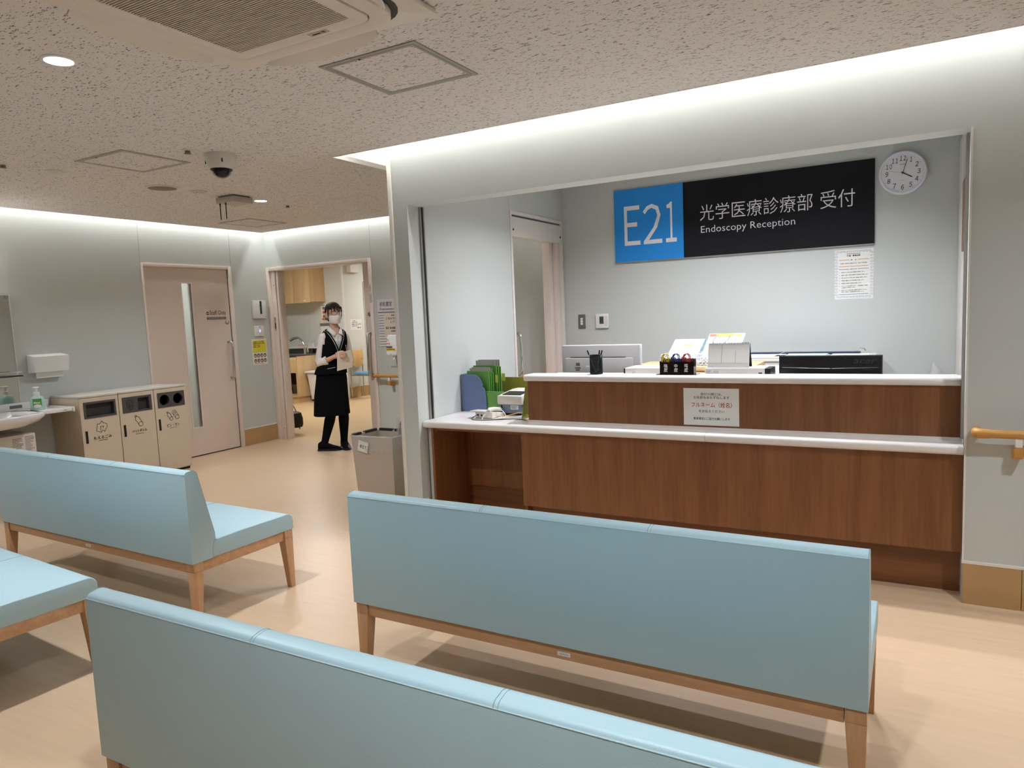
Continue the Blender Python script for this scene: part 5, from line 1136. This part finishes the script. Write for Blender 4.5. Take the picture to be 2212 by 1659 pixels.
# folding bag cart just inside the doorway
t = thing('bag_cart', 'black bag on a folding silver cart just inside the doorway', 'cart', (-6.80, 6.47, 0))
build('handle_bar', M().tube([(-6.98, 6.44, .05), (-6.99, 6.45, .25), (-6.97, 6.46, .36), (-6.92, 6.47, .41), (-6.86, 6.48, .39), (-6.81, 6.49, .30), (-6.78, 6.49, .15), (-6.75, 6.48, .06)], .009, 10), m_steel, t, smooth=True)
build('frame_bar', M().tube([(-6.98, 6.38, .36), (-6.90, 6.38, .20), (-6.84, 6.375, .05)], .009, 10), m_steel, t, smooth=True)
build('bag', M().loft([(-6.80, 6.45, .09, .085, .07), (-6.80, 6.45, .12, .098, .08), (-6.805, 6.45, .20, .1, .085), (-6.81, 6.45, .27, .085, .075), (-6.81, 6.45, .285, .06, .05)], 24, 3.6), mat('bag_black', (10, 10, 11), .55), t, smooth=True)
build('wheel', M().tube([(-6.96, 6.42, .05), (-6.96, 6.45, .05)], .05, 20), m_black, t, smooth=True); build('wheel', M().tube([(-7.05, 6.55, .05), (-7.05, 6.58, .05)], .05, 20), m_black, t, smooth=True)
build('axle', M().tube([(-6.96, 6.44, .05), (-7.05, 6.565, .05)], .006, 8), m_steel, t)

# ------------------------------------------------------------------ the woman
P = thing('person', 'person in black vest and skirt with white mask holding a paper', 'person', None)
m_skin = mat('skin', (206, 162, 138), .55); m_hair = mat('hair', (36, 24, 20), .45, var=((60, 60, 6), .35)); m_blouse = mat('blouse_white', (226, 218, 212), .7); m_vest = mat('uniform_black', (12, 12, 15), .9, spec=.12); m_sock = mat('sock_black', (11, 11, 12), .9, spec=.15)
HX, HY = -.055, .025        # hip centre
def chain(a, *more): return a
body = M()
body.loft([(HX, HY, .72, .125, .085), (HX, HY, .82, .14, .095), (-.04, .015, .95, .10, .075), (-.02, .005, 1.08, .105, .08), (-.01, 0, 1.20, .125, .085), (0, .005, 1.29, .115, .065), (0, .005, 1.335, .06, .05), (0, 0, 1.36, .046, .048), (0, -.006, 1.42, .044, .048)], 28)
# head
body.loft([(0, -.052, 1.388, .022, .024), (0, -.042, 1.398, .040, .044), (0, -.03, 1.42, .054, .066), (0, -.02, 1.445, .062, .08), (0, -.013, 1.475, .067, .087), (0, -.006, 1.51, .070, .090), (0, -.002, 1.545, .070, .089), (0, 0, 1.575, .062, .078), (0, .004, 1.598, .043, .054), (0, .004, 1.61, .018, .022)], 32)
body.loft([(0, -.102, 1.445, .011, .010), (0, -.108, 1.455, .014, .013), (0, -.104, 1.475, .010, .010), (0, -.096, 1.50, .007, .008)], 14)
for s in (-1, 1): body.loft([(s*.071, .012, 1.452, .006, .010), (s*.075, .014, 1.47, .008, .016), (s*.077, .016, 1.495, .008, .018), (s*.073, .016, 1.508, .005, .012)], 12)
# arms (her right arm is at -x)
SR, ER, WR = (-.126, .012, 1.262), (-.185, .05, .95), (-.095, -.150, 1.035)
SL, EL, WL = (.126, .012, 1.262), (.18, .02, .965), (.075, -.130, 1.00)
def lerp(a, b, f): return tuple(a[i]+(b[i]-a[i])*f for i in range(3))
for S0, E0, W0 in ((SR, ER, WR), (SL, EL, WL)):
    body.tube([lerp(S0, (0, .005, 1.29), .35), S0, lerp(S0, E0, .5), E0, lerp(E0, W0, .35), lerp(E0, W0, .8), W0], [.038, .036, .033, .030, .031, .025, .021], 16)
def hand_mesh(W0, h, a, curl, sgn):
    h = Vector(h).normalized(); a = Vector(a); a = (a-h*a.dot(h)).normalized(); n = h.cross(a)*sgn; W0 = Vector(W0)
    mb = M()
    K = W0+h*.082
    # palm as a tapering slab
    V = []
    for f, wd, th in ((-.02, .021, .016), (.02, .026, .014), (.055, .036, .013), (.084, .039, .011), (.092, .036, .007)):
        c = W0+h*f
        for k in range(12):
            an = 2*math.pi*k/12; V.append(c+a*wd*math.cos(an)+n*th*math.sin(an))
    F = []
    for i in range(4):
        for k in range(12): F.append((i*12+k, i*12+(k+1) % 12, (i+1)*12+(k+1) % 12, (i+1)*12+k))
    mb.add(V, F+[tuple(range(12))[::-1], tuple(48+k for k in range(12))])
    for i, (off, ln) in enumerate(((-.029, .062), (-.010, .070), (.010, .066), (.028, .052))):
        p0 = K+a*off-h*.01; c = Vector(curl).normalized()
        p1 = p0+h*ln*.5+c*ln*.12; p2 = p1+(h*.55+c*.8).normalized()*ln*.38; p3 = p2+(c*1.0-h*.25).normalized()*ln*.3
        mb.tube([p0, p1, p2, p3], [.0092, .0088, .0080, .0062], 10)
    th0 = W0+h*.03+a*(-.024); th1 = th0+h*.032-a*.016+Vector(curl)*.012; th2 = th1+h*.030+Vector(curl)*.018
    mb.tube([th0, th1, th2, th2+h*.012], [.013, .0105, .009, .006], 10)
    return mb
for mbh in (hand_mesh(WR, (.55, -.75, .20), (0, .15, -1), (.75, .15, -.1), 1), hand_mesh(WL, (-.75, -.55, .22), (0, .15, -1), (-.55, .3, -.1), -1)): body.add(mbh.v, mbh.f)
# legs
KR, AR = (-.10, -.02, .44), (-.165, .075, .085); KL, AL = (.045, -.01, .44), (.055, .045, .085)
for H0, K0, A0 in (((-.115, .02, .76), KR, AR), ((.02, .02, .76), KL, AL)):
    body.tube([H0, lerp(H0, K0, .5), K0, lerp(K0, A0, .3), lerp(K0, A0, .75), A0, (A0[0], A0[1], .05)], [.075, .066, .049, .052, .036, .032, .033], 18)
def remeshed(name, mb, m, parent, vox, it=3):
    me = bpy.data.meshes.new(name); me.from_pydata(mb.v, [], mb.f); me.update()
    bm = bmesh.new(); bm.from_mesh(me); bmesh.ops.recalc_face_normals(bm, faces=bm.faces); bm.to_mesh(me); bm.free()
    o = bpy.data.objects.new(name, me); COL.objects.link(o)
    r = o.modifiers.new('r', 'REMESH'); r.mode = 'VOXEL'; r.voxel_size = vox
    s = o.modifiers.new('s', 'SMOOTH'); s.factor = .5; s.iterations = it
    dg = bpy.context.evaluated_depsgraph_get(); dg.update()
    m2 = bpy.data.meshes.new_from_object(o.evaluated_get(dg)); bpy.data.objects.remove(o); bpy.data.meshes.remove(me)
    m2.polygons.foreach_set('use_smooth', [True]*len(m2.polygons)); m2.materials.clear(); m2.materials.append(m); m2.name = name
    return finish(bpy.data.objects.new(name, m2), parent)
remeshed('body', body, m_skin, P, .0042, 3)
# blouse: torso and sleeves
bl = M().loft([(HX, HY, .90, .135, .098), (-.035, .012, 1.0, .120, .09), (-.02, .005, 1.10, .124, .095), (-.01, 0, 1.20, .130, .098), (0, .005, 1.265, .128, .083, .1), (0, .008, 1.30, .098, .068, .3), (0, .010, 1.318, .070, .060, .5), (0, .012, 1.326, .055, .05, .6)], 32)
for S0, E0, W0, f in ((SR, ER, WR, .50), (SL, EL, WL, .55)):
    bl.tube([lerp(S0, (0, .005, 1.29), .3), lerp(S0, E0, .02), lerp(S0, E0, .3), lerp(S0, E0, .65), lerp(S0, E0, .93), lerp(E0, W0, .06), lerp(E0, W0, .3), lerp(E0, W0, f)], [.034, .044, .046, .045, .043, .044, .047, .044], 20)
remeshed('blouse', bl, m_blouse, P, .006, 5)
for E0, W0, f in ((ER, WR, .52), (EL, WL, .56)):
    cf = M().tube([lerp(E0, W0, f-.14), lerp(E0, W0, f+.02), lerp(E0, W0, f+.06)], [.046, .050, .045], 20)
    build('cuff', cf, m_blouse, P, smooth=True)
# vest with V neck and armholes
n = 72; rings = [(HX-.005, HY, .845, .178, .135), (HX, HY, .885, .17, .13), (-.04, .014, .96, .147, .113), (-.03, .01, 1.03, .137, .105), (-.02, .005, 1.10, .140, .107), (-.012, .002, 1.16, .142, .111), (-.008, 0, 1.21, .142, .109), (-.003, .003, 1.26, .134, .099), (0, .006, 1.29, .128, .085), (0, .009, 1.313, .106, .072), (0, .012, 1.330, .074, .062)]
R0 = rings; rings = []
for i in range(len(R0)-1):
    for q_ in range(6): rings.append(tuple(R0[i][j]+(R0[i+1][j]-R0[i][j])*q_/6 for j in range(5)))
rings.append(R0[-1]); n = 144
V = []; F = []
for (cx_, cy_, cz_, rx, ry) in rings:
    for k in range(n):
        a = 2*math.pi*k/n; V.append((cx_+rx*math.cos(a), cy_+ry*math.sin(a), cz_))
VZ, VK = 1.10, .40
for i_, (x, y, z) in enumerate(V):
    if y < .01 and z > VZ:
        e = (z-VZ)*VK; d = abs(x+.012)-e
        if abs(d) < .0042: V[i_] = (-.012+math.copysign(e, x+.012), y, z)
def keep(c):
    x, y, z = c
    if y < .02 and z > VZ and abs(x+.012) < (z-VZ)*VK: return False      # V neck
    if z > 1.17 and abs(x) > .132-(z-1.17)*.10 and abs(y-.005) < .05: return False     # armholes
    return True
for i in range(len(rings)-1):
    for k in range(n):
        f = (i*n+k, i*n+(k+1) % n, (i+1)*n+(k+1) % n, (i+1)*n+k)
        c = [sum(V[j][q] for j in f)/4 for q in range(3)]
        if keep(c): F.append(f)
vo = build('vest', M().add(V, F), m_vest, P, smooth=True, sharp=80)
md = vo.modifiers.new('solid', 'SOLIDIFY'); md.thickness = .005; md.offset = 1
def onvest(x, z):
    for i in range(len(rings)-1):
        if rings[i][2] <= z <= rings[i+1][2]:
            f = (z-rings[i][2])/(rings[i+1][2]-rings[i][2]); R_ = [rings[i][j]+(rings[i+1][j]-rings[i][j])*f for j in range(5)]
            u_ = max(-1, min(1, (x-R_[0])/R_[3])); return (x, R_[1]-R_[4]*math.sqrt(max(0, 1-u_*u_))-.008, z)
for s in (-1, 1):
    build('neck_border', M().tube([onvest(-.012+s*(.004+max(0, z-VZ)*VK), z) for z in [1.095+i*.02 for i in range(12)]], .0055, 8), m_vest, vo, smooth=True)
    build('piping', M().tube([onvest(-.012+s*(.016+max(0, z-VZ)*VK), z) for z in [1.075+i*.02 for i in range(13)]], .0022, 6), m_white, vo, smooth=True)
build('pocket_piping', M().tube([onvest(x, .915+.15*(x+.1)) for x in [-.15+i*.02 for i in range(5)]], .002, 6), m_white, vo, smooth=True)
for z in (1.055, .985, .93): q = onvest(.0, z); build('button', M().lathe([(.007, 0), (.006, -.003), (0, -.003)], q, 12, 'y'), m_steel, vo, smooth=True)
q = onvest(.085, 1.135); build('badge_clip', M().tube([q, (q[0], q[1]-.01, q[2]-.05)], [.005, .006], 8), m_steel, vo); build('badge', M().lathe([(.007, 0), (.005, -.004)], (q[0], q[1], q[2]+.01), 12, 'y'), m_white, vo)
# collar
for s in (-1, 1):
    cl = [(s*.004, .058, 1.372), (s*.045, .042, 1.372), (s*.060, .0, 1.362), (s*.052, -.045, 1.335), (s*.012, -.078, 1.285)]
    cu = [(s*.004, .078, 1.335), (s*.06, .06, 1.335), (s*.086, .0, 1.322), (s*.083, -.055, 1.298), (s*.058, -.104, 1.252)]
    cv = build('collar', M().add(cl+cu, [(k, k+1, k+6, k+5) for k in range(4)]), m_blouse, P, smooth=True, sharp=80); md = cv.modifiers.new('solid', 'SOLIDIFY'); md.thickness = .004
build('placket', M().tube([(-.006, -.088, 1.275), (-.010, -.097, 1.22), (-.012, -.104, 1.13)], .006, 8, sy=.5), m_blouse, P, smooth=True)
# skirt
remeshed('skirt', M().loft([(-.075, .03, .392, .200, .158), (-.075, .03, .40, .203, .161), (-.07, .03, .6, .19, .15), (HX, HY, .8, .172, .132), (HX, HY, .9, .16, .12)], 48), m_vest, P, .008, 3)
# socks and shoes
for K0, A0 in ((KR, AR), (KL, AL)):
    build('sock', M().tube([lerp(K0, A0, .10), lerp(K0, A0, .3), lerp(K0, A0, .55), lerp(K0, A0, .8), A0, (A0[0], A0[1], .05)], [.054, .057, .05, .042, .038, .038], 20), m_sock, P, smooth=True)
for A0, d in ((AR, (.75, -.66)), (AL, (-.25, -.97))):
    d = Vector((*d, 0)).normalized(); q = Vector((-d.y, d.x, 0)); c = Vector((A0[0], A0[1], 0)); V = []; F = []; n = 16
    for f, wd, z0, z1 in ((-.075, .012, .012, .06), (-.068, .03, .004, .085), (-.04, .036, .003, .105), (0, .038, .003, .098), (.05, .041, .003, .075), (.10, .045, .003, .055), (.14, .042, .003, .045), (.165, .03, .005, .035), (.175, .010, .010, .026)):
        for k in range(n):
            a = 2*math.pi*k/n; sa = math.sin(a); V.append(c+d*f+q*wd*math.copysign(abs(math.cos(a))**.7, math.cos(a))+Vector((0, 0, (z0+z1)/2+(z1-z0)/2*math.copysign(abs(sa)**.7, sa))))
    for i in range(8):
        for k in range(n): F.append((i*n+k, i*n+(k+1) % n, (i+1)*n+(k+1) % n, (i+1)*n+k))
    sh = build('shoe', M().add(V, F+[tuple(range(n))[::-1], tuple(8*n+k for k in range(n))]), m_sock, P, smooth=True)
    sv = []
    for f, wd in ((-.08, .02), (-.07, .036), (0, .044), (.08, .05), (.14, .048), (.175, .03), (.185, .012)): sv.append((f, wd))
    L_ = [c+d*f+q*wd for f, wd in sv]+[c+d*f-q*wd for f, wd in reversed(sv)]
    build('sole', M().prism([(p.x, p.y) for p in L_], lambda a, b: (a, b, .0005), lambda a, b: (a, b, .022)), m_black, sh, bevel=.004)
# face: eyes, brows, glasses, mask
for s in (-1, 1):
    build('eye', M().loft([(s*.031, -.0865, 1.496, .002, .001), (s*.031, -.088, 1.500, .011, .004), (s*.031, -.0865, 1.504, .002, .001)], 12), m_ink, P, smooth=True)
    build('eyebrow', M().tube([(s*.014, -.0945, 1.517), (s*.032, -.092, 1.521), (s*.05, -.078, 1.516)], [.003, .0035, .0015], 6), m_hair, P)
gl = build('glasses', M(), m_steel, P) if 0 else None
gm = mat('glasses_frame', (120, 84, 78), .3, .6)
g0 = build('glasses', M().tube([(-.006, -.103, 1.502), (0, -.105, 1.504), (.006, -.103, 1.502)], .0014, 6), gm, P)
for s in (-1, 1):
    build('rim', M().tube([(s*.033+.027*math.cos(a), -.101+.012*(max(0, s*math.cos(a))**2), 1.498+.019*math.sin(a)) for a in [2*math.pi*i/20 for i in range(21)]], .0014, 6, cap=False), gm, g0, smooth=True)
    build('lens', M().loft([(s*.033, -.100, 1.482, .012, .0006), (s*.033, -.100, 1.498, .026, .0008), (s*.033, -.100, 1.514, .012, .0006)], 16), mat('spectacle_lens', (240, 240, 240), .03, alpha=.14), g0, smooth=True)
    build('temple', M().tube([(s*.06, -.088, 1.502), (s*.074, -.04, 1.502), (s*.078, .015, 1.50)], .0014, 6), gm, g0)
V = []; F = []; nn = 21; rr = [(1.386, .040, .050, -.040), (1.398, .052, .062, -.036), (1.42, .062, .078, -.024), (1.445, .068, .091, -.018), (1.462, .070, .098, -.012), (1.476, .070, .099, -.008)]
for (z, rx, ry, cy_) in rr:
    for k in range(nn):
        a = math.radians(-90-88+176*k/(nn-1)); nb = .010*math.exp(-((a+math.pi/2)/.28)**2) if z > 1.44 else .0
        V.append((rx*1.03*math.cos(a), cy_+(ry*1.03+nb)*math.sin(a), z))
for i in range(len(rr)-1):
    for k in range(nn-1): F.append((i*nn+k, i*nn+k+1, (i+1)*nn+k+1, (i+1)*nn+k))
mk = build('face_mask', M().add(V, F), mat('mask_white', (232, 224, 220), .8), P, smooth=True, sharp=80)
for s in (-1, 1): build('ear_loop', M().tube([(s*.068, -.02, 1.468), (s*.077, .005, 1.49), (s*.078, .02, 1.475), (s*.07, -.01, 1.41)], .0013, 5), m_white, mk)
# hair: cap, fringe, side locks and low bun
V = []; F = []; nn = 40; rr = [(1.455, .070, .084, .012), (1.48, .078, .093, .008), (1.51, .082, .1, .004), (1.545, .083, .102, .002), (1.575, .077, .094, .003), (1.60, .061, .075, .004), (1.617, .038, .046, .004), (1.624, .012, .014, .004)]
for (z, rx, ry, cy_) in rr:
    for k in range(nn): a = 2*math.pi*k/nn; V.append((rx*math.cos(a), cy_+ry*math.sin(a), z))
for i in range(len(rr)-1):
    for k in range(nn):
        am = math.degrees(2*math.pi*(k+.5)/nn); zc = (rr[i][0]+rr[i+1][0])/2
        front = abs(((am-270+180) % 360)-180)
        if (zc < 1.50 and front < 125) or (zc < 1.528 and front < 100) or (zc < 1.556 and front < 74) or (zc < 1.58 and front < 42): continue
        F.append((i*nn+k, i*nn+(k+1) % nn, (i+1)*nn+(k+1) % nn, (i+1)*nn+k))
F.append(tuple((len(rr)-1)*nn+k for k in range(nn)))
hr = build('hair', M().add(V, F), m_hair, P, smooth=True, sharp=80); md = hr.modifiers.new('solid', 'SOLIDIFY'); md.thickness = .006; md.offset = -1
random.seed(2); fr = M()
for k in range(26):
    u = -.95+1.9*k/25; x = u*.068; yb = -.100*math.sqrt(max(.08, 1-(u*.9)**2))
    ln = random.choice((.03, .05, .062, .07))+(.02 if abs(u) > .75 else 0); sw = random.uniform(-.012, .016)
    fr.tube([(x*.55, yb*.78, 1.606), (x*.85, yb-.002, 1.582), (x+sw*.5, yb-.007, 1.575-ln*.5), (x+sw, yb-.006, 1.572-ln)], [.005, .0048, .0032, .0008], 5, sy=.6)
for s in (-1, 1):
    for j in range(2): fr.tube([(s*.073, -.05+.012*j, 1.57), (s*.080, -.05+.012*j, 1.53), (s*.080, -.046+.01*j, 1.48), (s*.074, -.045+.01*j, 1.435)], [.0055, .0045, .003, .0008], 5)
tag(build('fringe', fr, m_hair, hr, smooth=True), kind='stuff')
build('bun', M().loft([(-.012, .075, 1.415, .018, .016), (-.012, .088, 1.435, .036, .03), (-.012, .09, 1.465, .036, .03), (-.012, .082, 1.485, .018, .016)], 18), m_hair, hr, smooth=True)
P.location = (-5.45, 5.83, 0); P.rotation_euler.z = math.radians(69)
# the sheet of paper she holds (a thing of its own)
Rm = Matrix.Rotation(math.radians(69), 3, 'Z'); lp = lambda x, y, z: Vector((-5.45, 5.83, 0))+Rm @ Vector((x, y, z))
V = [lp(-.10, -.212, .885), lp(.085, -.205, .91), lp(.10, -.20, 1.03), (lp(.07, -.2, 1.10)), lp(.0, -.206, 1.085), lp(-.085, -.212, 1.09)]
dn = (lp(0, -1, 0)-lp(0, 0, 0))*.0012
ps = build('held_paper', M().add(V+[v+dn for v in V], [(5,4,3,2,1,0), (6,7,8,9,10,11)]+[(i, (i+1) % 6, 6+(i+1) % 6, 6+i) for i in range(6)]), mat('paper_cream', (222, 208, 190), .7)); tag(ps, 'cream sheet of paper held in front of the woman', 'paper')
bpy.data.objects.remove(TOB); bpy.data.curves.remove(TCU)
